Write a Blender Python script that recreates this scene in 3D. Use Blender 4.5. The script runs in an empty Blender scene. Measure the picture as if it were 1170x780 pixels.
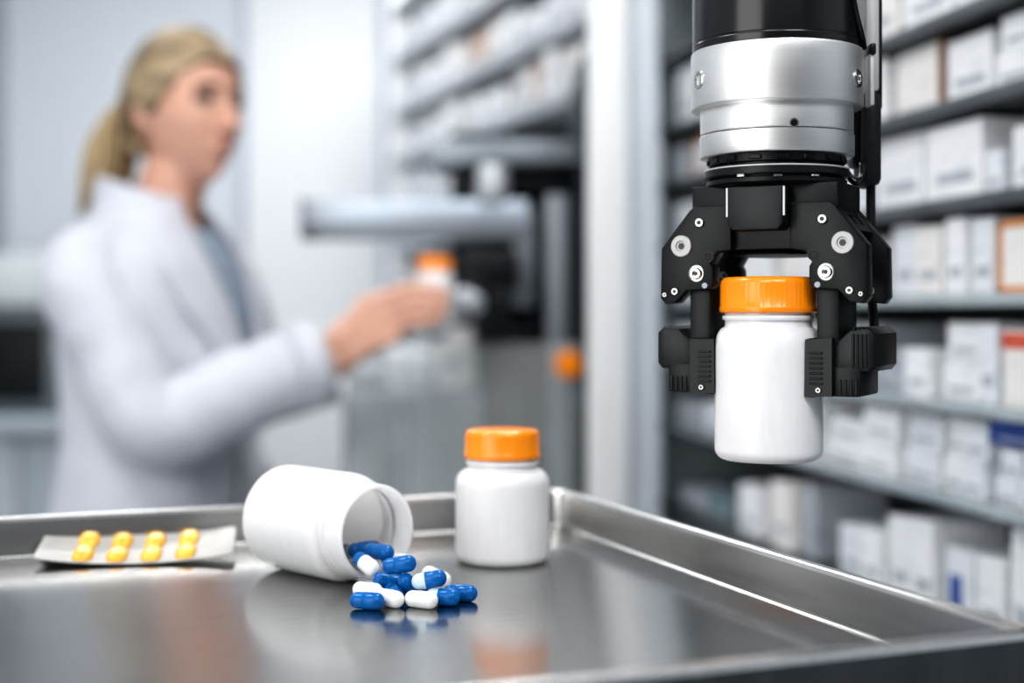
import bpy, bmesh, math, random
from mathutils import Vector, Matrix

random.seed(7)
PI = math.pi
D = bpy.data
COL = bpy.context.scene.collection
F = 1600.0            # focal length in pixels of a 1170 px wide frame
CZ = 1.2              # camera height


def at(px, py, Y):
    """point of the room seen at (px, py) at depth Y"""
    return Vector(((px - 585) / F * Y, Y, CZ + (355 - py) / F * Y))


# ------------------------------------------------------------------ materials
def mat(name, col, rough=0.5, metal=0.0, **kw):
    m = D.materials.new(name)
    m.use_nodes = True
    b = m.node_tree.nodes['Principled BSDF']
    b.inputs['Base Color'].default_value = (*col, 1)
    b.inputs['Roughness'].default_value = rough
    b.inputs['Metallic'].default_value = metal
    for k, v in kw.items():
        b.inputs[k.replace('_', ' ')].default_value = v
    return m


def nodes_of(m):
    return m.node_tree.nodes, m.node_tree.links, m.node_tree.nodes['Principled BSDF']


def mottled(name, c1, c2, scale=8.0, rough=0.5, metal=0.0, stretch=(1, 1, 1), bump=0.0, rough_var=0.0, lo=.35, hi=.65, detail=4, **kw):
    """noise-mixed two-colour material in object coordinates"""
    m = mat(name, c1, rough, metal, **kw)
    n, l, b = nodes_of(m)
    tc = n.new('ShaderNodeTexCoord')
    mp = n.new('ShaderNodeMapping')
    mp.inputs['Scale'].default_value = stretch
    l.new(tc.outputs['Object'], mp.inputs['Vector'])
    nz = n.new('ShaderNodeTexNoise')
    nz.inputs['Scale'].default_value = scale
    nz.inputs['Detail'].default_value = detail
    l.new(mp.outputs['Vector'], nz.inputs['Vector'])
    rp = n.new('ShaderNodeValToRGB')
    rp.color_ramp.elements[0].position = lo
    rp.color_ramp.elements[1].position = hi
    rp.color_ramp.elements[0].color = (*c1, 1)
    rp.color_ramp.elements[1].color = (*c2, 1)
    l.new(nz.outputs['Fac'], rp.inputs['Fac'])
    l.new(rp.outputs['Color'], b.inputs['Base Color'])
    if rough_var:
        mr = n.new('ShaderNodeMapRange')
        mr.inputs['To Min'].default_value = rough - rough_var
        mr.inputs['To Max'].default_value = rough + rough_var
        l.new(nz.outputs['Fac'], mr.inputs['Value'])
        l.new(mr.outputs['Result'], b.inputs['Roughness'])
    if bump:
        bp = n.new('ShaderNodeBump')
        bp.inputs['Strength'].default_value = bump
        bp.inputs['Distance'].default_value = 0.001
        l.new(nz.outputs['Fac'], bp.inputs['Height'])
        l.new(bp.outputs['Normal'], b.inputs['Normal'])
    return m


def carton(name, base, ink, accent=None):
    """carton: pale board with rows of blurred print"""
    m = mat(name, base, 0.55)
    n, l, b = nodes_of(m)
    tc = n.new('ShaderNodeTexCoord')
    mp = n.new('ShaderNodeMapping')
    mp.inputs['Scale'].default_value = (26, 26, 120)
    l.new(tc.outputs['Object'], mp.inputs['Vector'])
    nz = n.new('ShaderNodeTexNoise')
    nz.inputs['Scale'].default_value = 1.0
    nz.inputs['Detail'].default_value = 1.0
    l.new(mp.outputs['Vector'], nz.inputs['Vector'])
    rp = n.new('ShaderNodeValToRGB')
    rp.color_ramp.elements[0].position = .56
    rp.color_ramp.elements[1].position = .70
    rp.color_ramp.elements[0].color = (*base, 1)
    rp.color_ramp.elements[1].color = (*ink, 1)
    l.new(nz.outputs['Fac'], rp.inputs['Fac'])
    l.new(rp.outputs['Color'], b.inputs['Base Color'])
    return m


M = {}
M['steel'] = mottled('brushed_steel', (.32, .32, .315), (.37, .37, .36), 30, .165, 1.0, (1, 22, 1), .01, .03)
M['steel_rim'] = mottled('polished_steel_rim', (.72, .715, .70), (.80, .795, .78), 40, .24, 1.0, (8, 1, 1), .0, .05)
M['steel_wall'] = mottled('brushed_steel_wall', (.40, .395, .385), (.44, .435, .425), 12, .24, 1.0, (1, 1, 12), .0, .01)  # lighter copy of the tray steel, wall reflections put into its colour
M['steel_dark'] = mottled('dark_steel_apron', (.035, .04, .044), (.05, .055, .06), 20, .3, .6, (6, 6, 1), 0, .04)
M['alu'] = mottled('turned_aluminium', (.76, .76, .75), (.82, .82, .81), 3, .33, 1.0, (1, 1, 900), .012, .03)
M['alu_strip'] = mottled('aluminium_strip', (.56, .56, .55), (.62, .62, .61), 5, .5, .4, (60, 60, 1), 0, .03)
def brushed(m, amount=.75, rot=0.0):
    n, l, b = nodes_of(m)
    tg = n.new('ShaderNodeTangent')
    tg.direction_type = 'RADIAL'
    tg.axis = 'Z'
    l.new(tg.outputs['Tangent'], b.inputs['Tangent'])
    b.inputs['Anisotropic'].default_value = amount
    b.inputs['Anisotropic Rotation'].default_value = rot


brushed(M['alu'], .85, .0)
M['bolt_grey'] = mat('dull_bolt_steel', (.42, .42, .41), .3, 1.0)
M['chrome'] = mat('bright_bolt_steel', (.56, .555, .54), .2, 1.0)
M['washer'] = mat('pale_washer', (.36, .355, .35), .42, .5)
M['socket'] = mat('bolt_socket_shadow', (.05, .05, .05), .5, .5)
M['black'] = mottled('black_anodised', (.0038, .0048, .0054), (.0065, .0078, .0088), 900, .36, 0.0, bump=.05, Specular_IOR_Level=.24)
M['black_edge'] = mottled('black_moulded_polymer', (.005, .0062, .007), (.0075, .009, .0105), 500, .36, 0.0, bump=.06, Specular_IOR_Level=.28)
M['black_gloss'] = mottled('black_gloss_shell', (.004, .0045, .005), (.006, .0068, .0075), 40, .2, 0.0, rough_var=.04)
M['rubber'] = mottled('black_cable_rubber', (.008, .008, .009), (.013, .013, .014), 300, .5, Specular_IOR_Level=.25)
M['white_plastic'] = mottled('white_bottle_plastic', (.77, .765, .775), (.80, .795, .805), 220, .3, 0.0, (1, 1, .25), .035, Subsurface_Weight=.06, Subsurface_Scale=.01)
M['white_inner'] = mat('bottle_inside_plastic', (.86, .86, .85), .45, Subsurface_Weight=1.0, Subsurface_Scale=.02)
M['white_inner'].node_tree.nodes['Principled BSDF'].inputs['Subsurface Radius'].default_value = (1, 1, 1)
M['orange'] = mottled('orange_cap_plastic', (.91, .25, .003), (.95, .28, .005), 60, .22, 0.0, (1, 1, .2))
M['caps_blue'] = mottled('blue_gelatin', (.0, .10, .34), (.0, .125, .40), 120, .2, Specular_IOR_Level=.25)
M['caps_white'] = mottled('white_gelatin', (.80, .81, .82), (.85, .86, .87), 120, .16)
M['caps_pale'] = mottled('pale_blue_gelatin', (.52, .66, .76), (.60, .72, .80), 120, .14)
M['foil'] = mottled('blister_foil', (.29, .28, .27), (.35, .34, .325), 60, .45, .3, bump=.04)
M['yellow'] = mottled('yellow_blister_capsule', (.78, .39, .03), (.86, .48, .06), 90, .22, Specular_IOR_Level=.35)
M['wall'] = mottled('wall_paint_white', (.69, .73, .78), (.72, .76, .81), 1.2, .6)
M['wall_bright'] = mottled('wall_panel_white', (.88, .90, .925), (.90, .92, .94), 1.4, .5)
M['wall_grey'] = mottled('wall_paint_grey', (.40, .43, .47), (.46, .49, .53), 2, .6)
M['seam'] = mat('wall_seam_grey', (.50, .55, .62), .5)
M['ceiling'] = mottled('ceiling_white', (.78, .79, .80), (.82, .83, .84), 3, .7)
M['floor'] = mottled('floor_vinyl_grey', (.30, .32, .34), (.37, .39, .41), 3, .35, bump=.02)
M['shelf_dark'] = mottled('dark_shelf_metal', (.045, .055, .062), (.06, .07, .078), 12, .4, .4)
M['shelf_lip'] = mottled('shelf_lip_metal', (.10, .113, .123), (.135, .15, .16), 12, .4, .5)
M['shelf_back'] = mottled('shelf_back_grey', (.12, .15, .165), (.18, .21, .225), 5, .5)
M['shelf_light'] = mottled('pale_shelf_metal', (.48, .51, .54), (.56, .59, .62), 12, .3, .3)
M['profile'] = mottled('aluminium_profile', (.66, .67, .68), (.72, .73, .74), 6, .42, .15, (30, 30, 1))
M['profile_shade'] = mottled('shaded_frame_profile', (.50, .55, .60), (.56, .61, .66), 6, .4, .15, (30, 30, 1))  # copy of the aluminium profile with bluish shade put into its colour
M['glass'] = mat('shelf_glass', (.92, .955, .96), .06, 0, Transmission_Weight=.85, IOR=1.2)
M['glass_edge'] = mottled('glass_edge_green', (.33, .385, .41), (.41, .47, .49), 9, .2)
M['carton'] = carton('white_carton', (.86, .87, .89), (.74, .76, .79))
M['carton2'] = carton('cool_white_carton', (.78, .81, .85), (.67, .70, .75))
M['carton3'] = carton('warm_white_carton', (.84, .82, .80), (.73, .71, .69))
M['carton_grey'] = carton('grey_carton', (.42, .45, .49), (.28, .31, .36))
M['carton_blue'] = carton('blue_carton', (.02, .075, .32), (.03, .12, .42))
M['carton_red'] = mottled('red_carton_print', (.62, .10, .055), (.70, .13, .07), 40, .5)
M['carton_orange'] = mottled('orange_carton_print', (.60, .25, .08), (.68, .30, .11), 40, .5)
M['carton_peach'] = mottled('peach_carton_print', (.66, .46, .36), (.72, .52, .42), 40, .5)
M['carton_brown'] = mottled('brown_carton_print', (.34, .19, .11), (.42, .24, .14), 40, .5)
M['carton_teal'] = carton('teal_carton', (.13, .20, .22), (.2, .3, .32))
M['machine_dark'] = mottled('machine_dark_interior', (.010, .016, .021), (.017, .025, .031), 4, .5, 0, Specular_IOR_Level=.2)
M['machine_black'] = mottled('machine_black_metal', (.004, .006, .0075), (.007, .0095, .011), 20, .4, 0, Specular_IOR_Level=.2)
M['machine_grey'] = mottled('machine_grey_metal', (.24, .27, .30), (.30, .33, .36), 8, .4, .4)
M['machine_mid'] = mottled('machine_slate_panel', (.19, .225, .255), (.26, .295, .32), 5, .22, .2)
M['machine_pale'] = mottled('machine_pale_metal', (.46, .53, .61), (.54, .61, .69), 8, .35, .4)
M['coat'] = mottled('lab_coat_cotton', (.53, .545, .60), (.59, .605, .66), 9, .8, bump=.55)
M['coat'].node_tree.nodes['Bump'].inputs['Distance'].default_value = .02
M['shirt'] = mottled('blue_grey_blouse', (.24, .30, .38), (.30, .36, .44), 30, .8)
M['trousers'] = mottled('slate_trousers', (.06, .08, .13), (.08, .10, .16), 30, .8)
M['shoe'] = mottled('white_shoe_leather', (.6, .6, .6), (.66, .66, .66), 30, .5)
M['skin'] = mottled('fair_skin', (.60, .325, .235), (.68, .39, .29), 14, .5, Subsurface_Weight=.1, Subsurface_Scale=.01)
M['lip'] = mottled('lip_pink', (.42, .13, .105), (.47, .16, .13), 60, .4)
M['hair'] = mottled('blonde_hair', (.19, .13, .068), (.54, .405, .225), 26, .45, 0, (1, 1, .22), .3, detail=6)
M['hair_dark'] = mottled('hair_roots_brown', (.13, .092, .052), (.42, .315, .19), 34, .5, 0, (.25, 1, 1), .3, lo=.38, hi=.66)
M['brow'] = mat('brown_brow', (.07, .045, .03), .6)
M['eye'] = mottled('dark_eye', (.035, .025, .02), (.06, .045, .035), 90, .15)
M['sclera'] = mottled('eye_white', (.22, .19, .18), (.28, .25, .24), 60, .2)
M['tie'] = mat('hair_tie_dark', (.03, .022, .018), .6)
M['lab_pale'] = mottled('instrument_pale_shell', (.50, .55, .56), (.57, .62, .63), 6, .4)
M['lab_dark'] = mottled('instrument_dark_front', (.10, .125, .14), (.14, .165, .18), 6, .35)
M['bench'] = mottled('bench_grey_laminate', (.36, .41, .45), (.42, .47, .51), 6, .4)
M['light'] = mat('light_panel_diffuser', (1, 1, 1), .5)
_n, _l, _b = nodes_of(M['light'])
_b.inputs['Emission Color'].default_value = (1, .985, .96, 1)
_b.inputs['Emission Strength'].default_value = 4.0


# ------------------------------------------------------------------ mesh helpers
def bx(bm, lo, hi, bev=0.0, seg=2, mi=0, rot=None):
    """box from corner lo to corner hi, optional bevel, optional matrix"""
    r = bmesh.ops.create_cube(bm, size=1.0)
    vs = r['verts']
    lo = Vector(lo)
    hi = Vector(hi)
    c = (lo + hi) / 2
    s = hi - lo
    for v in vs:
        v.co = Vector((v.co.x * s.x, v.co.y * s.y, v.co.z * s.z)) + c
    fs = list({f for v in vs for f in v.link_faces})
    if bev > 0:
        es = list({e for v in vs for e in v.link_edges})
        r2 = bmesh.ops.bevel(bm, geom=es, offset=min(bev, min(s) * .45), segments=seg, profile=.5, affect='EDGES', clamp_overlap=True)
        fs = list(set(r2['faces']) | {f for f in fs if f.is_valid})
        vs = list({v for f in fs for v in f.verts})
    for f in fs:
        f.material_index = mi
    if rot is not None:
        for v in vs:
            v.co = rot @ v.co
    return vs


def lathe(bm, prof, seg=48, center=(0, 0, 0), mat4=None, mi=0, rib=None, cap=True):
    """revolve (r, z) profile about z; r=0 end points become poles. rib=(z0,z1,count,depth)"""
    rings = []
    new = []
    for (r, z) in prof:
        if r <= 1e-7:
            v = bm.verts.new((0, 0, z))
            rings.append([v])
            new.append(v)
        else:
            ring = []
            for i in range(seg):
                a = 2 * PI * i / seg
                rr = r
                if rib and rib[0] <= z <= rib[1]:
                    rr = r + rib[2] * (1 if (i // 2) % 2 else -1)
                v = bm.verts.new((rr * math.cos(a), rr * math.sin(a), z))
                ring.append(v)
                new.append(v)
            rings.append(ring)
    for A, B in zip(rings[:-1], rings[1:]):
        if len(A) == 1 and len(B) == 1:
            continue
        for i in range(seg):
            j = (i + 1) % seg
            if len(A) == 1:
                f = bm.faces.new((A[0], B[i], B[j]))
            elif len(B) == 1:
                f = bm.faces.new((A[i], B[0], A[j]))
            else:
                f = bm.faces.new((A[i], B[i], B[j], A[j]))
            f.material_index = mi
    if cap:
        for R in (rings[0], rings[-1]):
            if len(R) > 2:
                f = bm.faces.new(R)
                f.material_index = mi
    mt = Matrix.Translation(center) if mat4 is None else mat4
    for v in new:
        v.co = mt @ v.co
    return new


def disc_axis(p, axis):
    """matrix that carries local z onto axis with the origin at p"""
    q = Vector((0, 0, 1)).rotation_difference(Vector(axis).normalized())
    return Matrix.Translation(p) @ q.to_matrix().to_4x4()


def prism(bm, pts, y0, y1, bev=0.0, mi=0):
    """extrude an (x, z) outline from y0 to y1"""
    a = [bm.verts.new((x, y0, z)) for x, z in pts]
    b = [bm.verts.new((x, y1, z)) for x, z in pts]
    fs = [bm.faces.new(a), bm.faces.new(b[::-1])]
    n = len(pts)
    for i in range(n):
        j = (i + 1) % n
        fs.append(bm.faces.new((a[i], b[i], b[j], a[j])))
    bmesh.ops.recalc_face_normals(bm, faces=fs)
    if bev:
        es = list({e for f in fs[:2] for e in f.edges})
        bmesh.ops.bevel(bm, geom=es, offset=bev, segments=2, profile=.5, affect='EDGES', clamp_overlap=True)
    for f in fs:
        if f.is_valid:
            f.material_index = mi
    return a + b


def prism_z(bm, pts, z0, z1, bev=0.0):
    vs = prism(bm, pts, z0, z1, 0)
    for v in vs:
        v.co = Vector((v.co.x, v.co.z, v.co.y))
    if bev:
        es = list({e for v in vs for e in v.link_edges if abs(e.verts[0].co.z - e.verts[1].co.z) < 1e-7})
        bmesh.ops.bevel(bm, geom=es, offset=bev, segments=2, profile=.5, affect='EDGES', clamp_overlap=True)


def tube(bm, pts, rads, seg=12, mi=0, closed_ends=True, flat=None, round_ends=True):
    """tapered tube along points; flat = (scale of the second cross axis)"""
    pts = [Vector(p) for p in pts]
    if not hasattr(rads, '__len__'):
        rads = [rads] * len(pts)
    P = list(pts)
    R = list(rads)
    if round_ends:
        d0 = (P[0] - P[1]).normalized()
        d1 = (P[-1] - P[-2]).normalized()
        pre = [(P[0] + d0 * R[0] * math.sin(t), R[0] * math.cos(t)) for t in (1.35, .95, .5)]
        post = [(P[-1] + d1 * R[-1] * math.sin(t), R[-1] * math.cos(t)) for t in (.5, .95, 1.35)]
        P = [p for p, _ in pre] + P + [p for p, _ in post]
        R = [r for _, r in pre] + R + [r for _, r in post]
    rings = []
    up = None
    for i, p in enumerate(P):
        if i == 0:
            d = P[1] - P[0]
        elif i == len(P) - 1:
            d = P[-1] - P[-2]
        else:
            d = (P[i + 1] - P[i]).normalized() + (P[i] - P[i - 1]).normalized()
        d.normalize()
        if up is None:
            up = Vector((0, 0, 1)) if abs(d.z) < .9 else Vector((0, 1, 0))
        s = d.cross(up).normalized()
        up = s.cross(d).normalized()
        ring = []
        for k in range(seg):
            a = 2 * PI * k / seg
            ring.append(bm.verts.new(p + s * (R[i] * math.cos(a)) + up * (R[i] * (flat or 1) * math.sin(a))))
        rings.append(ring)
    fs = []
    for A, B in zip(rings[:-1], rings[1:]):
        for k in range(seg):
            j = (k + 1) % seg
            fs.append(bm.faces.new((A[k], A[j], B[j], B[k])))
    if closed_ends:
        fs.append(bm.faces.new(rings[0][::-1]))
        fs.append(bm.faces.new(rings[-1]))
    for f in fs:
        f.material_index = mi
    return [v for r in rings for v in r]


def spline(pts, n=8):
    """Catmull-Rom through points"""
    P = [Vector(p) for p in pts]
    P = [P[0] * 2 - P[1]] + P + [P[-1] * 2 - P[-2]]
    out = []
    for i in range(1, len(P) - 2):
        for k in range(n):
            t = k / n
            a, b, c, d = P[i - 1], P[i], P[i + 1], P[i + 2]
            out.append(.5 * ((2 * b) + (c - a) * t + (2 * a - 5 * b + 4 * c - d) * t * t + (3 * b - a - 3 * c + d) * t ** 3))
    out.append(P[-2])
    return out


def ellipsoid(bm, c, r, seg=24, rings=16, mi=0, rot=None):
    res = bmesh.ops.create_uvsphere(bm, u_segments=seg, v_segments=rings, radius=1)
    for v in res['verts']:
        p = Vector((v.co.x * r[0], v.co.y * r[1], v.co.z * r[2]))
        if rot is not None:
            p = rot @ p
        v.co = p + Vector(c)
    for f in {f for v in res['verts'] for f in v.link_faces}:
        f.material_index = mi
    return res['verts']


def mesh_of(name, bm, mats, angle=35, smooth=True):
    bmesh.ops.recalc_face_normals(bm, faces=bm.faces)
    me = D.meshes.new(name)
    bm.to_mesh(me)
    bm.free()
    for m in (mats if isinstance(mats, (list, tuple)) else [mats]):
        me.materials.append(m)
    if smooth:
        me.polygons.foreach_set('use_smooth', [True] * len(me.polygons))
        me.set_sharp_from_angle(angle=math.radians(angle))
    return me


def obj(name, bm, mats, parent=None, angle=35, label=None):
    o = D.objects.new(name, mesh_of(name, bm, mats, angle))
    COL.objects.link(o)
    if parent is not None:
        o.parent = parent
    if label:
        o['label'] = label
    return o


def tag(o, label, cat, group=None, kind=None):
    o['label'] = label
    o['category'] = cat
    if group:
        o['group'] = group
    if kind:
        o['kind'] = kind
    return o


def thing(name, label, cat, loc=(0, 0, 0), rotz=0.0, group=None):
    o = D.objects.new(name, None)
    COL.objects.link(o)
    o.empty_display_size = .05
    o.location = loc
    o.rotation_euler = (0, 0, rotz)
    return tag(o, label, cat, group)


def struct(name, bm, m, label=None):
    o = obj(name, bm, m)
    o['kind'] = 'structure'
    if label:
        o['label'] = label
        o['category'] = name.split('_')[0]
    return o


def NB():
    return bmesh.new()


# ------------------------------------------------------------------ room shell
WX0, WX1, WY0, WY1, WZ = -1.77, 1.75, -2.6, 4.9, 2.75
bm = NB(); bx(bm, (WX0 - .1, WY0, -.1), (WX1 + .1, WY1 + .1, 0)); struct('floor', bm, M['floor'], 'grey vinyl laboratory floor below the tray table')
bm = NB(); bx(bm, (WX0 - .1, WY0, WZ), (WX1 + .1, WY1 + .1, WZ + .1)); struct('ceiling', bm, M['ceiling'], 'plain white laboratory ceiling with light panels')
bm = NB(); bx(bm, (WX0 - .1, WY1, 0), (WX1 + .1, WY1 + .1, WZ)); struct('wall_back', bm, M['wall'], 'pale blue white wall behind the woman in the coat')
bm = NB(); bx(bm, (WX0 - .1, WY0, 0), (WX0, WY1, WZ)); struct('wall_left', bm, M['wall_grey'], 'grey wall at the far corner beside the bench')
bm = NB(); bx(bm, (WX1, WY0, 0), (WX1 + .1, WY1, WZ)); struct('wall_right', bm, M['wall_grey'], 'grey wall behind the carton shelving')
bm = NB()
bx(bm, (-.925, WY1 - .012, .0), (-.46, WY1 - .0005, WZ - .02), .002)
struct('trim_1', bm, M['wall_bright'], 'bright white wall panel between the woman and the machine')
bm = NB(); bx(bm, (-.955, WY1 - .02, .0), (-.927, WY1 - .0005, WZ - .02), .002); struct('trim_2', bm, M['seam'], 'narrow grey joint strip beside the bright wall panel')
bm = NB(); bx(bm, (-.455, WY1 - .03, .0), (-.37, WY1 - .0005, WZ - .02), .002); struct('trim_3', bm, M['seam'], 'grey joint strip where wall meets storage rack')
bm = NB(); bx(bm, (WX0 + .0005, WY1 - .015, 0), (-.96, WY1 - .0005, .1), .002); struct('baseboard_back', bm, M['seam'], 'grey baseboard along the back wall')

# ceiling light panels (real lamps, each with an area light below its diffuser)
LP = [(-1.0, 1.0, 'over the woman\'s side of the table'), (.35, 1.3, 'over the carton shelving'), (-1.0, 3.3, 'above the bench by the back wall'),
      (.0, 3.6, 'above the storage rack'), (-.4, -.9, 'behind the viewer')]
for (x, y, where) in LP:
    t = thing('ceiling_light', 'square white ceiling light panel ' + where, 'light', (x, y, WZ - .03), 0, 'ceiling light panels')
    b = NB()
    for (a, c) in (((-.32, -.32), (.32, -.30)), ((-.32, .30), (.32, .32)), ((-.32, -.30), (-.30, .30)), ((.30, -.30), (.32, .30))):
        bx(b, (a[0], a[1], 0), (c[0], c[1], .03))
    obj('frame', b, M['profile'], t)
    b = NB(); bx(b, (-.30, -.30, .008), (.30, .30, .02)); obj('diffuser', b, M['light'], t)


def area(name, loc, target, size, size_y, power, col=(1, 1, 1)):
    l = D.lights.new(name, 'AREA')
    l.shape = 'RECTANGLE'
    l.size = size
    l.size_y = size_y
    l.energy = power
    l.color = col
    o = D.objects.new(name, l)
    COL.objects.link(o)
    o.location = loc
    d = Vector(target) - Vector(loc)
    o.rotation_euler = d.to_track_quat('-Z', 'Y').to_euler()
    return o


for (x, y, w) in LP:
    area('ceiling_lamp', (x, y, WZ - .05), (x, y, 0), .6, .6, 10 if y > 3 else 10)
area('left_softbox', (-1.35, -.62, 1.35), (.15, .78, 1.3), 1.25, 2.3, 27, (1, .99, .97))  # unseen softbox added to lay a tall streak on the wrist rings
area('shelf_fill', (.55, -.4, 2.6), (.75, 1.7, 1.2), .7, .7, 17, (.97, .985, 1))  # unseen fill light added to brighten the shelf cartons
area('room_fill', (-1.2, 2.6, 2.65), (-.6, 4.9, 1.5), .8, .5, 6, (.96, .98, 1))  # unseen fill light added to lift the back wall

# ------------------------------------------------------------------ tray table
TF = 1.04                       # tray floor height
RIM = .0265
Cc = Vector((.036, 1.046))      # far corner of the rim
Rc = Vector((.2146, .592))      # near corner at the right
vdir = (Rc - Cc).normalized()   # along the right rim towards the viewer
TL = (Rc - Cc).length
udir = Vector((-vdir.y, vdir.x))
if udir.x > 0:
    udir = -udir                # along the back rim away to the left
TW = .86
ang = math.atan2(-udir.y, -udir.x)   # local +x = -udir
tray = thing('tray_table', 'brushed stainless steel tray table with raised rim carrying the spilled capsules', 'table', (Cc.x, Cc.y, 0), ang)
# local frame: x in [-TW, 0], y in [-TL, 0] (y towards viewer negative)


def tray_local(p):
    d = Vector((p[0], p[1])) - Cc
    return Vector((d.dot(-udir), d.dot(-vdir)))


bm = NB()
W_ = .0085   # rim lip width
rc = .0022   # cove radius
prof = []   # (inset from outer edge, height above the tray floor)
prof += [(.0, -.045), (.0, RIM - .003), (.001, RIM - .0008), (.003, RIM)]
prof += [(W_ - .002, RIM), (W_ - .0006, RIM - .0008), (W_, RIM - .003)]
for k in range(0, 7):
    a = k / 6 * PI / 2
    prof.append((W_ + .001 + rc * (1 - math.cos(a)), rc * (1 - math.sin(a))))


def rect_ring(bm, ins, z):
    # small rounded corners
    x0, x1, y0, y1 = -TW - W_ + ins, W_ - ins, -TL - W_ + ins, W_ - ins
    r = max(.014 - ins * .3, .002)
    out = []
    for (cx, cy, a0) in ((x1 - r, y1 - r, 0), (x0 + r, y1 - r, PI / 2), (x0 + r, y0 + r, PI), (x1 - r, y0 + r, 1.5 * PI)):
        for k in range(6):
            a = a0 + k / 5 * PI / 2
            out.append(bm.verts.new((cx + r * math.cos(a), cy + r * math.sin(a), z)))
    return out


rings = [rect_ring(bm, i, TF + z) for i, z in prof]
for k, (A, B) in enumerate(zip(rings[:-1], rings[1:])):
    n = len(A)
    for i in range(n):
        j = (i + 1) % n
        f = bm.faces.new((A[i], A[j], B[j], B[i]))
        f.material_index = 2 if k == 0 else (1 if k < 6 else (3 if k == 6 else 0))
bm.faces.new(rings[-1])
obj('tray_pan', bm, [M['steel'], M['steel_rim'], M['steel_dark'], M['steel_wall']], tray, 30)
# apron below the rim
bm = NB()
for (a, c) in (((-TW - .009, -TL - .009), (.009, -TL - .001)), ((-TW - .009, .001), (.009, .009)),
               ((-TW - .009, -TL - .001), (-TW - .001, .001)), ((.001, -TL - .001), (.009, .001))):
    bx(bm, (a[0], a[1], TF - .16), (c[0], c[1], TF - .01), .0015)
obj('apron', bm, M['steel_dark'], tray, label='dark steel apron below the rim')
for (x, y) in ((-.025, -.03), (-TW + .025, -.03), (-.025, -TL + .03), (-TW + .025, -TL + .03)):
    b = NB(); tube(b, [(x, y, .075), (x, y, TF - .012)], .0145, 16, round_ends=False)
    lg = obj('leg', b, M['steel_rim'], tray)
    b = NB()
    lathe(b, [(0, -.011), (.030, -.011), (.034, -.006), (.034, .006), (.030, .011), (0, .011)], 24, mat4=disc_axis((x, y, .034), (0, 1, 0)))
    bx(b, (x - .012, y - .018, .03), (x + .012, y - .013, .078)); bx(b, (x - .012, y + .013, .03), (x + .012, y + .018, .078))
    bx(b, (x - .012, y - .018, .07), (x + .012, y + .018, .078))
    obj('caster', b, M['rubber'], lg)
b = NB(); bx(b, (-TW + .02, -TL + .03, .26), (-.02, -.03, .275), .003); obj('lower_shelf', b, M['steel'], tray)


# ------------------------------------------------------------------ bottles
def bottle_profile(R, hb, hs, rn, hn, open_=False, rl=None):
    """outer profile from the base up: body radius R to height hb, shoulder hs, neck rn for hn"""
    p = [(0, .0022), (R * .62, .0022), (R * .72, .0008), (R - .0062, .0)]
    for k in range(1, 7):
        a = k / 6 * PI / 2
        p.append((R - .0062 + .0062 * math.sin(a), .0062 * (1 - math.cos(a))))
    p.append((R, hb * .5))
    p.append((R, hb))
    d = R - rn
    for k in range(1, 11):       # rounded shoulder running into the upright neck
        a = k / 10 * PI / 2 * .93
        p.append((R - d * (1 - math.cos(a)), hb + hs * .72 * math.sin(a)))
    p.append((rn + d * .03, hb + hs * .745))
    p.append((rn, hb + hs * .80))
    p.append((rn, hb + hs + hn))
    return p


def bottle_body(R, hb, hs, rn, hn):
    b = NB()
    lathe(b, bottle_profile(R, hb, hs, rn, hn), 72)
    return b


def cap_mesh(r, z0, h):
    b = NB()
    p = [(r * .80, z0 + .0006), (r - .0010, z0), (r - .0002, z0 + .0006), (r, z0 + .002), (r, z0 + .0030),
         (r - .0005, z0 + .0036), (r - .0006, z0 + h - .0042), (r - .0010, z0 + h - .0022), (r - .0022, z0 + h - .0006), (r - .0042, z0 + h),
         (r * .55, z0 + h + .0002), (0, z0 + h + .0002)]
    lathe(b, p, 240, rib=(z0 + .0032, z0 + h - .0040, .00006))
    return b


def capped_bottle(label, loc, R, hb, hs, rn, hn, rc_, hc, group=None):
    t = thing('pill_bottle', label, 'bottle', loc, 0, group)
    obj('bottle_body', bottle_body(R, hb, hs, rn, hn), M['white_plastic'], t, 40)
    b = cap_mesh(rc_, hb + hs + .003, hc)
    obj('cap', b, M['orange'], t, 40, 'orange ribbed screw cap')
    # neck bead under the cap
    b = NB()
    lathe(b, [(rn - .001, hb + hs - .0012), (rn + .0012, hb + hs - .0008), (rn + .0016, hb + hs + .0004), (rn + .0012, hb + hs + .0016), (rn - .001, hb + hs + .002)], 72, cap=False)
    obj('neck_ring', b, M['white_plastic'], t)
    return t


# standing bottle on the tray
capped_bottle('white pill bottle with orange cap standing upright on the steel tray', (at(574, 0, .897).x, .897, TF), .0300, .0490, .0140, .0217, .004, .0245, .0184)

# robot frame
YAW = math.radians(28)
GX, GY = .1472, .78
nx, ny = -math.sin(YAW), -math.cos(YAW)       # the gripper's front direction
HB = (GX + nx * .014, GY + ny * .014)
capped_bottle('white pill bottle with orange cap gripped in the black robot gripper', (HB[0], HB[1], 1.1185), .0293, .0602, .0172, .0236, .004, .0268, .0195)
# bottle in the woman's hand
BHY = 2.11
hb_p = at(497, 368, BHY)
capped_bottle('white pill bottle with pale orange cap in the hand of the woman', hb_p, .0285, .062, .0135, .0235, .004, .0262, .0195)

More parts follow.
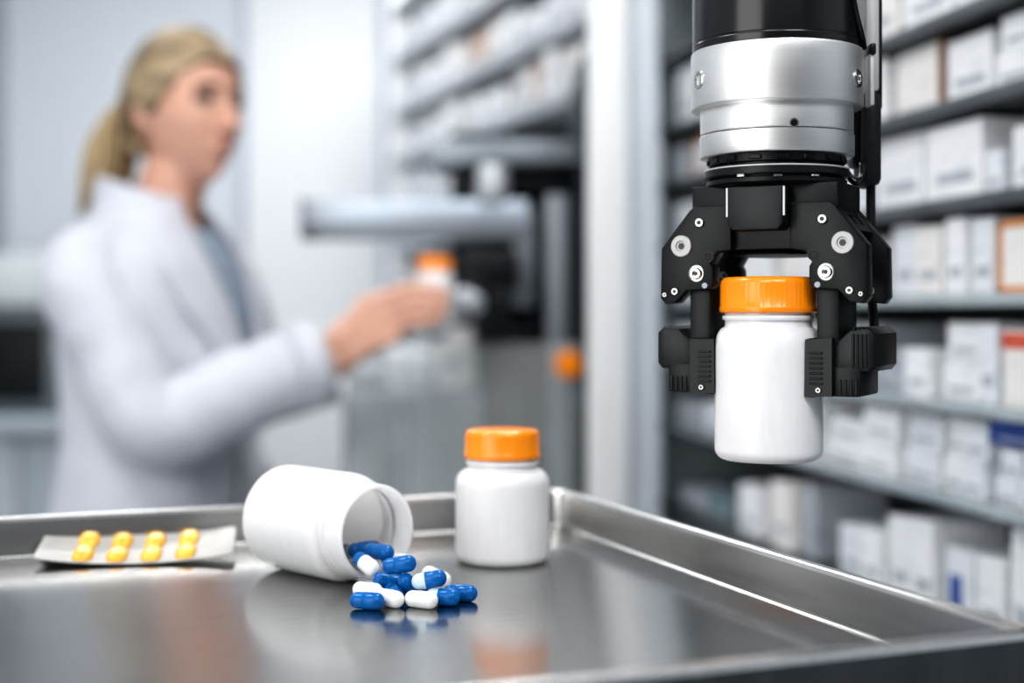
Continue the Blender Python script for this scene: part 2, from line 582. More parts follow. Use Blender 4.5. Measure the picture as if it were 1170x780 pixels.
# fallen bottle, open and hollow
FR, FL = .0320, .097
fb_mouth = Vector((-.0774, .809, TF + FR + .0003))
alpha = math.radians(45)
ax = Vector((math.sin(alpha), -math.cos(alpha), 0))      # base -> mouth
fb = thing('pill_bottle', 'white pill bottle without cap lying on its side spilling capsules', 'bottle', (fb_mouth.x - ax.x * FL * .5, fb_mouth.y - ax.y * FL * .5, TF), math.atan2(ax.y, ax.x))
outer = bottle_profile(FR, .064, .013, .0270, .0)
zt = outer[-1][1]
outer += [(.0270, zt + .0015), (.0276, zt + .0020), (.0276, zt + .0155), (.0272, zt + .0168), (.0264, zt + .0172)]
inner = [(.02541, zt + .0168), (.0250, zt + .0150), (.0248, zt + .002), (.02541, zt - .003), (.0275, zt - .010), (FR - .0018, .060), (FR - .0018, .010), (FR - .006, .0035), (0, .0032)]
FLr = zt + .0172
M_lie = Matrix.Translation((-FL * .5 + (FL - FLr), 0, FR)) @ Matrix.Rotation(PI / 2, 4, 'Y')
b = NB(); lathe(b, outer, 80, mat4=M_lie, cap=False); n0 = len(b.faces)
lathe(b, [outer[-1]] + inner, 80, mat4=M_lie, cap=False, mi=1)
bmesh.ops.remove_doubles(b, verts=b.verts, dist=1e-6)
obj('bottle_body', b, [M['white_plastic'], M['white_inner']], fb, 40)
b = NB(); lathe(b, [(.0270, zt - .0002), (.0288, zt + .0004), (.0288, zt + .0018), (.0270, zt + .0024)], 64, mat4=M_lie, cap=False); obj('neck_ring', b, M['white_plastic'], fb)

# ------------------------------------------------------------------ capsules
CR, CL = .0047, .0195
# (px, py, height of the centre above tray, yaw deg in plan (0 = to the right, + = away), pitch deg (+ = first end lower), halves (tail, head), label)
CAPS = [
    (420, 686, .0047, -10, 0, 'bb', 'all blue capsule in front row, farthest from the standing bottle', 0),
    (445, 680, .0062, -32, 14, 'ww', 'white capsule in front row resting beside the outermost blue capsule', 0),
    (424, 669, .0070, -20, 6, 'ww', 'white capsule lying under the lip of the fallen bottle', 0),
    (481, 684, .0050, -24, 6, 'ww', 'single white capsule nearest the viewer in the spill', 0),
    (505, 681, .0050, -18, 2, 'pb', 'capsule pale at one end and blue at the other, beside the nearest white one', 0),
    (526, 677, .0047, -14, 0, 'bb', 'blue capsule reaching farthest out toward the standing bottle', 0),
    (466, 672, .0075, 20, 0, 'bb', 'blue capsule half hidden behind the front row of white capsules', 0),
    (496, 657, .0085, -22, 10, 'ww', 'long white capsule at the back edge of the spill', 0),
    (489, 667, .0110, -16, 4, 'pb', 'pale and blue capsule lying across the middle of the heap', 0),
    (456, 648, .0190, -12, 4, 'bb', 'blue capsule on top of the heap just outside the bottle mouth', 0),
    (420, 642, .0185, -46, 26, 'bw', 'blue and white capsule sliding over the bottle lip, white end down', 1),
    (434, 626, .0240, -30, 4, 'bb', 'blue capsule inside the bottle mouth on top of the others', 1),
    (414, 623, .0220, 40, 0, 'bb', 'dark blue capsule deepest inside the bottle mouth', 1),
    (452, 635, .0190, -20, 8, 'pw', 'pale capsule wedged at the far side of the bottle lip', 1),
    (441, 664, .0090, 15, 0, 'bb', 'dark blue capsule at the bottom of the heap below the lip', 0),
    (454, 676, .0052, -60, 0, 'bb', 'blue capsule buried in the centre of the heap', 0),
    (478, 662, .0070, 35, 0, 'bb', 'blue capsule behind the middle of the heap, mostly covered', 0),
    (425, 634, .0130, 30, 0, 'bb', 'blue capsule at the bottom of the bottle mouth under the others', 1),
    (447, 657, .0070, -10, 0, 'bb', 'blue capsule under the topmost one of the heap', 0),
    (405, 628, .0150, -40, 0, 'bw', 'blue and white capsule farther back inside the bottle', 1),
]
pts = []
for (px, py, h, yw, pt, kk, lb, ins_) in CAPS:
    Y = F * (CZ - TF - h) / (py - 355)
    c = Vector(((px - 585) / F * Y, Y, TF + h))
    yw, pt = math.radians(yw), math.radians(pt)
    d = Vector((math.cos(yw) * math.cos(pt), math.sin(yw) * math.cos(pt), -math.sin(pt)))
    hl = CL / 2 - CR
    pts.append([c - d * hl, c + d * hl])


def seg_closest(p1, q1, p2, q2):
    d1, d2, r = q1 - p1, q2 - p2, p1 - p2
    a, e, f_ = d1.dot(d1), d2.dot(d2), d2.dot(r)
    c, b_ = d1.dot(r), d1.dot(d2)
    den = a * e - b_ * b_
    s = max(0, min(1, (b_ * f_ - c * e) / den)) if den > 1e-14 else .5
    t = (b_ * s + f_) / e
    if t < 0:
        t = 0; s = max(0, min(1, -c / a))
    elif t > 1:
        t = 1; s = max(0, min(1, (b_ - c) / a))
    return s, t, p1 + d1 * s, p2 + d2 * t


lipc = fb_mouth
hl2 = CL - 2 * CR
for it in range(400):
    for i in range(len(pts)):
        for j in range(i + 1, len(pts)):
            s, t, A, B = seg_closest(*pts[i], *pts[j])
            dv = A - B
            L = dv.length
            if L < 2 * CR:
                if L < 1e-6:
                    dv = Vector((0, 0, 1)); L = 1
                push = dv / L * (2 * CR - L) * .25
                pts[i][0] += push * (1 - s) * 1.0; pts[i][1] += push * s
                pts[j][0] -= push * (1 - t); pts[j][1] -= push * t
    for k, pr in enumerate(pts):
        for q in range(2):
            pr[q].z -= .000006                                   # settle
            if pr[q].z < TF + CR:
                pr[q].z = TF + CR
            # bottle interior / outside of the lip
            rel = pr[q] - lipc
            al = rel.dot(ax)
            rad = rel - ax * al
            rr = rad.length
            if al < CR * .8 and CAPS[k][7]:
                lim = .0246 - CR if al > -.02 else .0285 - CR
                if rr > lim:
                    pr[q] -= rad / rr * (rr - lim)
            elif al < CR * .8 and not CAPS[k][7]:
                pr[q] += ax * (CR * .8 - al) * .5
        m_ = (pr[0] + pr[1]) / 2
        d = (pr[1] - pr[0]).normalized()
        pr[0] = m_ - d * hl2 / 2
        pr[1] = m_ + d * hl2 / 2


def half_prof(sign, r, L):
    """half capsule shell along z: from the middle to its round end"""
    p = [(r, 0)] + [(r * math.cos(a), (L / 2 - r) + r * math.sin(a)) for a in [k / 8 * PI / 2 for k in range(9)]]
    p[-1] = (0, L / 2)
    return [(a, b * sign) for a, b in p]


CM = {'b': M['caps_blue'], 'w': M['caps_white'], 'p': M['caps_pale']}
meshes = {}
for (spec, pr) in zip(CAPS, pts):
    kk, lb = spec[5], spec[6]
    c = (pr[0] + pr[1]) / 2
    d = (pr[1] - pr[0]).normalized()
    t = thing('capsule', lb, 'capsule', c, 0, 'capsules spilled from the fallen bottle')
    t.rotation_mode = 'QUATERNION'
    t.rotation_quaternion = Vector((0, 0, 1)).rotation_difference(d)
    if kk not in meshes:
        b = NB(); lathe(b, half_prof(-1, CR * .955, CL), 28, cap=False)
        m1 = mesh_of('capsule_body', b, CM[kk[0]], 60)
        b = NB(); pp = half_prof(1, CR, CL)
        lathe(b, [(CR * .96, -.0021), (CR, -.0019)] + pp[1:], 28, cap=False)
        m2 = mesh_of('capsule_cap', b, CM[kk[1]], 60)
        meshes[kk] = (m1, m2)
    for nm, me in zip(('capsule_body', 'capsule_cap'), meshes[kk]):
        o = D.objects.new(nm, me); COL.objects.link(o); o.parent = t

# ------------------------------------------------------------------ blister pack
BW, BD = .122, .056
bc = Vector((-.2415, .9050, TF))
byaw = math.atan(.147)
bl = thing('blister_pack', 'silver blister pack with yellow capsules lying curled on the steel tray', 'blister pack', bc, byaw)


def bl_z(x, y):
    u = x / (BW / 2)
    v = (y + BD / 2) / BD
    return .0012 + .0048 * u * u + .0092 * max(v, 0) ** 1.15


bm = NB()
NXg, NYg = 32, 14
grid = []
for i in range(NXg + 1):
    row = []
    for j in range(NYg + 1):
        x = -BW / 2 + BW * i / NXg
        y = -BD / 2 + BD * j / NYg
        # rounded corners
        cr = .006
        ex, ey = BW / 2 - abs(x), BD / 2 - abs(y)
        if ex < cr and ey < cr:
            dx, dy = cr - ex, cr - ey
            L = math.hypot(dx, dy)
            if L > cr:
                x = math.copysign(BW / 2 - cr + dx * cr / L, x); y = math.copysign(BD / 2 - cr + dy * cr / L, y)
        row.append(bm.verts.new((x, y, bl_z(x, y))))
    grid.append(row)
for i in range(NXg):
    for j in range(NYg):
        bm.faces.new((grid[i][j], grid[i + 1][j], grid[i + 1][j + 1], grid[i][j + 1]))
r = bmesh.ops.extrude_face_region(bm, geom=list(bm.faces))
for v in r['geom']:
    if isinstance(v, bmesh.types.BMVert):
        v.co.z += .0007
obj('foil_sheet', bm, M['foil'], bl, 60)
colx = [-.0325, -.0115, .0095, .0310]
for ci, x in enumerate(colx):
    for y in (-.0125, .0135):
        b = NB()
        # domed oblong pocket
        res = bmesh.ops.create_uvsphere(b, u_segments=24, v_segments=16, radius=1)
        for v in res['verts']:
            sx = math.copysign(abs(v.co.x) ** .7, v.co.x) * .0066
            sy = math.copysign(abs(v.co.y) ** .7, v.co.y) * .0124
            sz = v.co.z * .0046
            if sz < 0:
                sz *= .08
            v.co = Vector((x + sx, y + sy, bl_z(x + sx, y + sy) + .0005 + sz))
        obj('capsule_pocket', b, M['yellow'], bl, 60)

# ------------------------------------------------------------------ robot arm
robot = thing('robot_arm', 'black and silver robot wrist with two finger gripper holding a bottle', 'robot arm', (GX, GY, 0), -YAW)


def Z(py, Y=GY):
    return CZ + (355 - py) * Y / F


lx0, fy0 = GX - nx * 0, GY
FD = .029   # half depth of the finger plates


def fp(px, py, ly=-FD):
    """(lx, z) on the gripper's plane ly for a point of the picture"""
    rx, ry = math.cos(YAW), -math.sin(YAW)
    ox, oy = GX + math.sin(YAW) * ly, GY + math.cos(YAW) * ly
    k = (px - 585) / F
    lx = (k * oy - ox) / (rx - k * ry)
    Y = oy + lx * ry
    return (lx, CZ + (355 - py) * Y / F)


# lathed wrist stack
bm = NB()
lathe(bm, [(.0, Z(52)), (.0455, Z(62)), (.0462, Z(61)), (.0464, Z(54)), (.0461, Z(52.8)), (.0461, Z(52)), (.0464, Z(51)), (.0464, Z(-40)), (.044, Z(-60)), (.0, Z(-62))], 96)
wh = obj('wrist_housing', bm, M['black_gloss'], robot, 30, 'glossy black wrist shell')
# grey inset on the side of the shell, framed by a curved black lip
bm = NB()
aw = YAW   # world +X direction in the local frame
for rr, a0, a1, z0, z1, mi in ((.0472, -.02, .42, Z(60), Z(-45), 0),):
    nA, nZ = 14, 12
    g = []
    for i in range(nA + 1):
        row = []
        for j in range(nZ + 1):
            tz = j / nZ
            edge = a0 - .20 * (1 - math.exp(-((1 - 0) * tz * 4.0))) if i == 0 else None
            start = -.30 - .52 * (1 - math.exp(-tz * 4.0))
            a = start + (a1 - start) * i / nA
            z = z0 + (z1 - z0) * tz
            row.append(bm.verts.new((rr * math.cos(a + aw), rr * math.sin(a + aw), z)))
        g.append(row)
    for i in range(nA):
        for j in range(nZ):
            bm.faces.new((g[i][j], g[i + 1][j], g[i + 1][j + 1], g[i][j + 1]))
obj('side_inset', bm, M['alu_strip'], wh, 60, 'grey metal inset in the black shell')
bm = NB()
edge = []
for j in range(16):
    tz = j / 15
    a = -.30 - .52 * (1 - math.exp(-tz * 4.0)) + aw
    edge.append((.0474 * math.cos(a), .0474 * math.sin(a), Z(60) + (Z(-45) - Z(60)) * tz))
tube(bm, edge, .0016, 8)
obj('inset_lip', bm, M['black_gloss'], wh)

bm = NB()
lathe(bm, [(.030, Z(61)), (.0455, Z(61)), (.0468, Z(61.8)), (.0472, Z(64)), (.0472, Z(124)), (.0468, Z(126)), (.0455, Z(126.8)), (.030, Z(127))], 128)
cr_ = obj('clamp_ring', bm, M['alu'], robot, 30, 'wide brushed aluminium clamp ring')
bm = NB()
lathe(bm, [(.030, Z(126)), (.0418, Z(126)), (.0420, Z(127)), (.0420, Z(154)), (.0416, Z(155.2)), (.030, Z(155.2))], 128)
a1_ = obj('adapter_ring', bm, M['alu'], robot, 30, 'brushed aluminium adapter ring with a pin hole')
bm = NB()
lathe(bm, [(.030, Z(156.4)), (.0420, Z(156.4)), (.0425, Z(157.2)), (.0425, Z(179.5)), (.0421, Z(181)), (.0412, Z(182)), (.030, Z(182))], 128)
obj('adapter_ring', bm, M['alu'], robot, 30, 'lower brushed aluminium ring')
bm = NB(); lathe(bm, [(.028, Z(154)), (.0408, Z(154)), (.0408, Z(158)), (.028, Z(158))], 96); obj('groove_ring', bm, M['socket'], robot)


def on_ring(px, py, r):
    """local point and outward normal on a ring of radius r at the picture column px"""
    best = None
    for k in range(720):
        a = 2 * PI * k / 720
        X, Y = GX + r * math.cos(a), GY + r * math.sin(a)
        if Y > GY:
            continue
        p = 585 + F * X / Y
        if best is None or abs(p - px) < best[0]:
            best = (abs(p - px), a, Y)
    a, Y = best[1], best[2]
    la = a + YAW
    return Vector((r * math.cos(la), r * math.sin(la), CZ + (355 - py) * Y / F)), Vector((math.cos(la), math.sin(la), 0))


def bolt(parent, p, n, r, head=.0016, m='bolt_grey', hex_=True, name='bolt'):
    b = NB()
    mt = disc_axis(p, n)
    lathe(b, [(r, -.0005), (r, head * .7), (r * .86, head), (r * .46, head), (r * .42, head * .35), (0, head * .35)], 28, mat4=mt, cap=False)
    bm2 = b
    lathe(bm2, [(r * .42, head * .40), (0, head * .40)], 6, mat4=mt, cap=False, mi=1)
    return obj(name, b, [M[m], M['socket']], parent, 40)


for px_, py_ in ((799, 91), (980, 90)):
    p, n = on_ring(px_, py_, .0472)
    b = NB(); mt = disc_axis(p, n)
    lathe(b, [(.0052, -.001), (.0052, .0002), (.0046, .0009), (.0030, .0009), (.0027, -.0005), (0, -.0005)], 32, mat4=mt, cap=False)
    lathe(b, [(.0024, -.0003), (0, -.0003)], 6, mat4=mt, cap=False, mi=1)
    obj('clamp_screw', b, [M['chrome'], M['socket']], cr_)
p, n = on_ring(907, 140, .0420)
b = NB(); lathe(b, [(.0026, .0001), (.0024, .0003), (.0020, .0003), (.0019, .00005), (0, .00005)], 28, mat4=disc_axis(p, n), cap=False, mi=0)
lathe(b, [(.0018, .0002), (0, .0002)], 20, mat4=disc_axis(p, n), cap=False, mi=1)
obj('pin_hole', b, [M['bolt_grey'], M['black']], a1_)

# black tool changer below the rings
bm = NB()
lathe(bm, [(.02, Z(181)), (.0368, Z(181)), (.0372, Z(182)), (.0372, Z(190)), (.0340, Z(191)), (.0340, Z(193.5)), (.0385, Z(194)), (.0395, Z(195)), (.0395, Z(203.5)), (.0388, Z(205)), (.0350, Z(205.5)), (.0350, Z(208)), (.02, Z(208))], 112)
tc_ = obj('tool_changer', bm, M['black_edge'], robot, 30, 'black tool changer disc')
for k in range(28):
    pass
b = NB()
for k in range(16):     # locking teeth round the upper ring
    a = 2 * PI * k / 16
    mt = Matrix.Rotation(a, 4, 'Z')
    bx(b, (.0366, -.0035, Z(189)), (.0384, .0035, Z(183.2)), .0005, 1, 0, mt)
obj('locking_teeth', b, M['black'], tc_)
bm = NB(); lathe(bm, [(.0393, Z(194.6)), (.0399, Z(195.2)), (.0399, Z(196.2)), (.0393, Z(196.8))], 96, cap=False); obj('rim_band', bm, M['alu_strip'], tc_)
for k, px_ in enumerate((846, 889, 932)):
    p, n = on_ring(px_, 200, .0395)
    b = NB(); tn = Vector((-n.y, n.x, 0)); mm_ = Matrix((tn, (0, 0, 1), n)).transposed().to_4x4(); mm_.translation = p; bx(b, (-.0022, -.0006, -.0004), (.0022, .0006, .0003), .0002, 1, 0, mm_); obj('mark', b, M['chrome'], tc_)

# gripper body
bm = NB()
z0b, z1b = Z(286), Z(212)
# base plate disc flattened
lathe(bm, [(.01, Z(207)), (.0375, Z(207)), (.0385, Z(208.5)), (.0385, Z(213)), (.037, Z(215)), (.01, Z(215))], 96)
pl = [fp(808, 215, -.027), fp(968, 215, -.027)]
body = [(-.041, Z(214)), (.041, Z(214)), (.041, Z(236)), (.041, Z(262)), (.036, Z(284)), (.018, Z(287)), (-.018, Z(287)), (-.036, Z(284)), (-.041, Z(262)), (-.041, Z(236))]
prism(bm, body, -.0235, .0235, .0012)
gb = obj('gripper_body', bm, M['black'], robot, 30, 'black gripper body plate')
bm = NB()
blk = [fp(837, 212, -.038), fp(901, 212, -.038), fp(901, 257, -.038), fp(896, 263, -.038), fp(842, 263, -.038), fp(837, 257, -.038)]
hw = (blk[1][0] - blk[0][0]) / 2
zt_, zm_, zb_ = Z(213, .75), Z(256, .75), Z(263, .75)
prism(bm, [(-hw, zt_), (hw, zt_), (hw, zm_), (hw - .003, zb_), (-hw + .003, zm_ - (zm_ - zb_)), (-hw, zm_)], -.038, -.018, .0009)
obj('front_block', bm, M['black_edge'], gb, 30, 'raised black block on the gripper front')
for sx in (-1, 1):
    b = NB(); bx(b, (sx * hw - .0009, -.0375, zm_ + .004), (sx * hw + .0009, -.0366, zt_ - .0005), .0002, 1); obj('edge_strip', b, M['alu_strip'], gb, label='bright strip on the block edge')
bm = NB()      # shaft housing seen under the cross bar
lathe(bm, [(.0, Z(283)), (.012, Z(283)), (.012, Z(287)), (.024, Z(290)), (.026, Z(292)), (.020, Z(293.5)), (0, Z(293.5))], 40)
obj('shaft_cover', bm, M['black_edge'], gb)

# fingers: outline of the right plate in the picture, mirrored for the other finger
OUT = [(902, 231), (946, 230), (953, 234), (990, 279), (991, 339), (985, 346.5), (971, 345), (957, 331), (929, 329), (924, 324), (924, 304), (927, 299), (919, 286), (902, 284)]
outl = [fp(*q) for q in OUT]
BAR = [fp(q[0], q[1], -.0245) for q in ((933, 322), (959, 322), (959, 444), (933, 444))]


def mir(pts_, s):
    return [(x * s, z) for x, z in pts_]


for s in (1, -1):
    side = 'nearer' if s > 0 else 'farther'
    fg = D.objects.new('finger', None); COL.objects.link(fg); fg.parent = robot
    # front and rear plates
    for (y0, y1) in ((-FD, -.0165), (.0165, FD)):
        b = NB(); prism(b, mir(outl, s), y0, y1, .0011); obj('link_plate', b, M['black'], fg, 30)
    # bridge over the top of both plates with two slots
    b = NB()
    ti, to, tb = outl[1], outl[3], outl[4]
    th = .006
    dv = (Vector(to) - Vector(outl[2]))
    nrm = Vector((-dv.y, dv.x)).normalized()
    if nrm.x > 0:
        nrm = -nrm
    A0, A1 = Vector(outl[2]), Vector(outl[2]) + dv * .55
    ins = .0006
    quad = [A0 + nrm * ins, A1 + nrm * ins, A1 + nrm * th, A0 + nrm * th]
    prism(b, mir([tuple(q) for q in quad], s), -.0175, -.010, 0)
    prism(b, mir([tuple(q) for q in quad], s), -.003, .003, 0)
    prism(b, mir([tuple(q) for q in quad], s), .010, .0175, 0)
    e0, e1 = A0, A0 + dv * .16
    prism(b, mir([tuple(q) for q in (e0 + nrm * ins, e1 + nrm * ins, e1 + nrm * th, e0 + nrm * th)], s), -.0175, .0175, 0)
    e0, e1 = A0 + dv * .42, A0 + dv * .58
    prism(b, mir([tuple(q) for q in (e0 + nrm * ins, e1 + nrm * ins, e1 + nrm * th, e0 + nrm * th)], s), -.0175, .0175, 0)
    # cross tie from the body
    tx = outl[0][0]
    prism(b, mir([(tx - .006, outl[0][1] - .001), (outl[2][0], outl[2][1] - .001), (outl[2][0] + .004, outl[2][1] - .012), (tx - .006, outl[-1][1] + .004)], s), -.0175, .0175, .0005)
    obj('link_bridge', b, M['black_edge'], fg, 30)
    # bolts on the front plate
    def q(px, py, ly=-FD):
        x, z = fp(px, py, ly); return Vector((x * s, ly, z))
    nf = Vector((0, -1, 0))
    p = q(963, 277)
    b = NB(); mt = disc_axis(p, nf)
    lathe(b, [(.0060, -.0005), (.0060, .0009), (.0056, .0013), (.0031, .0013), (.0028, .0004), (0, .0004)], 36, mat4=mt, cap=False)
    lathe(b, [(.0020, .0005), (0, .0005)], 6, mat4=mt, cap=False, mi=1)
    obj('pivot_bolt', b, [M['washer'], M['socket']], fg, 40, 'large pale pivot bolt head')
    p = q(944, 310.5)
    b = NB(); mt = disc_axis(p, nf)
    lathe(b, [(.0046, -.0005), (.0046, .0006), (.0040, .0008), (.0034, .0008), (.0034, .0024), (.0029, .0030), (.0017, .0030), (.0015, .0012), (0, .0012)], 32, mat4=mt, cap=False)
    lathe(b, [(.0013, .0013), (0, .0013)], 6, mat4=mt, cap=False, mi=1)
    obj('bolt', b, [M['chrome'], M['socket']], fg, 40, 'bright socket head bolt')
    bolt(fg, q(940, 250), nf, .0026)
    bolt(fg, q(971, 331.5), nf, .0021)
    bolt(fg, q(984, 335.5), nf, .0013)
    b = NB(); mt = disc_axis(q(929, 291), nf)
    lathe(b, [(.0030, -.0003), (.0030, .0002), (.0022, .0003), (.0019, -.0001), (0, -.0001)], 24, mat4=mt, cap=False); obj('dowel_hole', b, M['black_edge'], fg)
    b = NB(); mt = disc_axis(q(934, 325), nf)
    lathe(b, [(.0016, -.0003), (.0016, .0003), (0, .0003)], 20, mat4=mt, cap=False); obj('dowel', b, M['machine_grey'], fg)
    # bolts of the rear plate on its inner face, and on the outer edges
    for (px_, py_) in ((971, 331.5), (944, 310.5)):
        x, z = fp(px_, py_); bolt(fg, Vector((x * s, .0165, z)), nf, .0024)
    # finger bar
    bx0, bx1 = BAR[0][0], BAR[1][0]
    zt2, zb2 = Z(318, .73), Z(446, .73)
    b = NB(); bx(b, (min(bx0 * s, bx1 * s), -.0245, zb2), (max(bx0 * s, bx1 * s), .0125, zt2), .0012)
    obj('finger_bar', b, M['black'], fg, 30)
    # pad: ridged plate with a hollow face that follows the bottle
    pz0, pz1 = Z(453, .735), Z(388, .735)
    yc = -.014
    pf = fp(946, 400, yc - .0165)[0]
    pi0 = .0256
    b = NB()
    arc = [(math.sqrt(.0301 ** 2 - t * t), yc + t) for t in [(-1 + k / 6) * .0165 for k in range(13)]]
    prism_z(b, [(x * s, y) for x, y in arc + [(pf + .002, yc + .0165), (pf + .002, yc - .0165)]], pz0, pz1, .0009)
    zz = pz0 + .006
    while zz < pz1 - .006:
        xa, xb = sorted((s * (pi0 + .0018), s * (pf - .0028)))
        bx(b, (xa, yc - .0178, zz), (xb, yc - .0160, zz + .0012), .0004, 1)
        zz += .0027
    obj('finger_pad', b, M['black_edge'], fg, 30, 'ridged black grip pad')
    bolt(fg, Vector((s * (pi0 + pf) / 2 + s * .001, yc - .0165, pz0 + .0032)), nf, .0015)
    # lower carrier behind the pad
    b = NB()
    xa, xb = sorted((s * (pf - .001), s * (bx1 + .012)))
    bx(b, (xa, -.027, pz0 - .0002), (xb, .012, pz0 + .016), .0015)
    for k in range(4):
        xx = bx1 + .0005 + k * .0028
        xa, xb = sorted((s * xx, s * (xx + .0013)))
        bx(b, (xa, -.0278, pz0 + .001), (xb, -.0265, pz0 + .009), .0003, 1)
    obj('pad_carrier', b, M['black'], fg, 30)
    # outward block with chamfered face and ribbed groove
    kx0, kx1 = fp(949, 400, -.0265)[0], fp(999, 400, -.0265)[0]
    kz0, kz1 = Z(428, .725), Z(377, .725)
    b = NB()
    prism(b, mir([(kx0, kz0 + .006), (kx0 + .004, kz0), (kx1 - .0025, kz0 + .001), (kx1, kz0 + .004), (kx1, kz1 - .002), (kx1 - .0035, kz1 + .0012), (kx0 + .010, kz1), (kx0, kz1 - .009)], s), -.0265, .0265, .0022)
    ob_ = obj('side_block', b, M['black_edge'], fg, 30)
    b = NB()
    for k in range(4 if s > 0 else 0):
        xx = kx1 - .0115 + k * .0022
        xa, xb = sorted((s * xx, s * (xx + .0012)))
        bx(b, (xa, -.0276, kz0 + .003), (xb, -.0255, kz1 - .002), .0004, 1)
        bx(b, (xa, -.0262, kz1 - .001), (xb, .024, kz1 + .0016), .0004, 1)
    if s > 0:
        obj('block_rib', b, M['black'], fg, 30)
    # cable sleeve running from the boot into the block of the nearer finger is built below

# cable duct, boot and cable beside the wrist (world directions turned into the local frame)
Rinv = Matrix.Rotation(YAW, 3, 'Z')


def wl(X, Y, Zw):
    v = Rinv @ Vector((X - GX, Y - GY, 0)); return Vector((v.x, v.y, Zw))


dy = GY + .012
def dX(px):
    return (px - 585) / F * dy
def slab(b, px0, px1, py0, py1, ya, yb, bev=.002, zt=None):
    z0, z1 = CZ + (355 - py1) * dy / F, CZ + (355 - py0) * dy / F
    mt = Matrix.Translation((-GX, -GY, 0))
    mt = Matrix.Rotation(YAW, 4, 'Z') @ mt
    bx(b, (dX(px0), ya, z0), (dX(px1), yb, z1), bev, 2, 0, mt)
b = NB(); slab(b, 988, 1005, -60, 106, dy - .002, dy + .02, .003); obj('cable_duct', b, M['alu_strip'], robot, 30, 'brushed metal cable duct beside the wrist')
b = NB(); slab(b, 1001, 1010, -60, 125, dy + .002, dy + .026, .003); obj('duct_backing', b, M['rubber'], robot, 30)
b = NB(); slab(b, 984, 1007, 104, 213, dy - .004, dy + .022, .0045); cb_ = obj('cable_boot', b, M['rubber'], robot, 30, 'black cable boot below the duct')
b = NB(); slab(b, 976, 992, 118, 190, dy + .004, dy + .02, .003); obj('boot_bracket', b, M['black'], cb_, 30)
b = NB(); slab(b, 983.5, 990, 57, 70, dy - .022, dy - .004, .0012); obj('duct_clip', b, M['black_edge'], robot, 30)
b = NB(); slab(b, 984, 989, 64, 126, dy - .02, dy - .008, .0008); obj('duct_bracket', b, M['alu_strip'], robot, 30)
b = NB()
cp = [wl(dX(998), dy + .006, CZ + (355 - 205) * dy / F), wl(dX(998), dy + .006, CZ + (355 - 260) * dy / F), wl(dX(997), dy + .004, CZ + (355 - 320) * dy / F), wl(dX(997), dy - .004, CZ + (355 - 376) * dy / F)]
tube(b, spline(cp, 8), .0027, 14)
obj('cable', b, M['rubber'], robot, 60, 'thin black cable running down to the gripper finger')
b = NB()
cp = [wl(dX(962), dy - .006, CZ + (355 - 196) * dy / F), wl(dX(972), dy - .01, CZ + (355 - 210) * dy / F), wl(dX(982), dy - .006, CZ + (355 - 204) * dy / F), wl(dX(986), dy, CZ + (355 - 188) * dy / F)]
tube(b, spline(cp, 8), .0021, 12)
obj('air_hose', b, M['black_gloss'], robot, 60, 'glossy looped air hose')
# upper arm above the picture: joint housing and column up to the ceiling mount
bm = NB()
lathe(bm, [(0, Z(-60)), (.040, Z(-60)), (.048, Z(-70)), (.048, Z(-220)), (.040, Z(-232)), (.040, 2.2), (.045, 2.62), (.09, 2.66), (.09, WZ - .001), (0, WZ - .001)], 48)
obj('arm_column', bm, M['black_gloss'], robot, 30)

# ------------------------------------------------------------------ carton shelving at the right
SX, SY = .439, 1.2
sd = Vector((-.197, 1.0)).normalized()        # along the shelf, away from the viewer
se = Vector((sd.y, -sd.x))                    # into the shelf
S_ang = math.atan2(sd.y, sd.x)                # local x along the shelf, local -y into it
shelf = thing('carton_shelving', 'dark metal shelving unit full of medicine cartons behind the robot arm', 'shelving', (SX, SY, 0), S_ang)


def s_of(px):
    k = (px - 585) / F
    Y = (SX + .197 * SY) / (k + .197)
    return (Y - SY) * math.hypot(1, .197), Y


s0, s1 = -.45, s_of(752)[0]
DEPTH = .30
boards = [('dark', 1.485), ('dark', 1.400), ('dark', 1.3065), ('glass', 1.2150), ('glass', 1.1140), ('glass', 1.0250), ('dark', .900), ('dark', 1.60), ('dark', .45), ('dark', 1.78), ('dark', 2.0)]
for kind, z in boards:
    b = NB()
    if kind == 'dark':
        bx(b, (s0, -DEPTH, z - .012), (s1, -.006, z), .001)
        o = obj('shelf_board', b, M['shelf_dark'], shelf)
        b = NB(); bx(b, (s0, -.006, z - .013), (s1, 0, z + .001), .0015); obj('shelf_lip', b, M['shelf_lip'], o)
    else:
        bx(b, (s0, -DEPTH, z - .008), (s1, -.006, z), .0005)
        o = obj('shelf_board', b, M['glass'], shelf, label='glass shelf board')
        b = NB(); bx(b, (s0, -.006, z - .011), (s1, 0, z + .001), .001); obj('shelf_lip', b, M['glass_edge'], o, label='pale green glass edge')
b = NB(); bx(b, (s0, -DEPTH - .015, 0), (s1, -DEPTH, 2.1), .001); obj('back_panel', b, M['shelf_back'], shelf)
for sx in (s0, s1 - .02):
    b = NB(); bx(b, (sx, -DEPTH, 0), (sx + .02, -.007, 2.1), .002); obj('side_panel', b, M['shelf_back'], shelf)

ORD = ['first', 'second', 'third', 'fourth', 'fifth', 'sixth', 'seventh', 'eighth', 'ninth', 'tenth', 'eleventh', 'twelfth', 'thirteenth', 'fourteenth', 'fifteenth', 'sixteenth', 'seventeenth', 'eighteenth', 'nineteenth', 'twentieth']


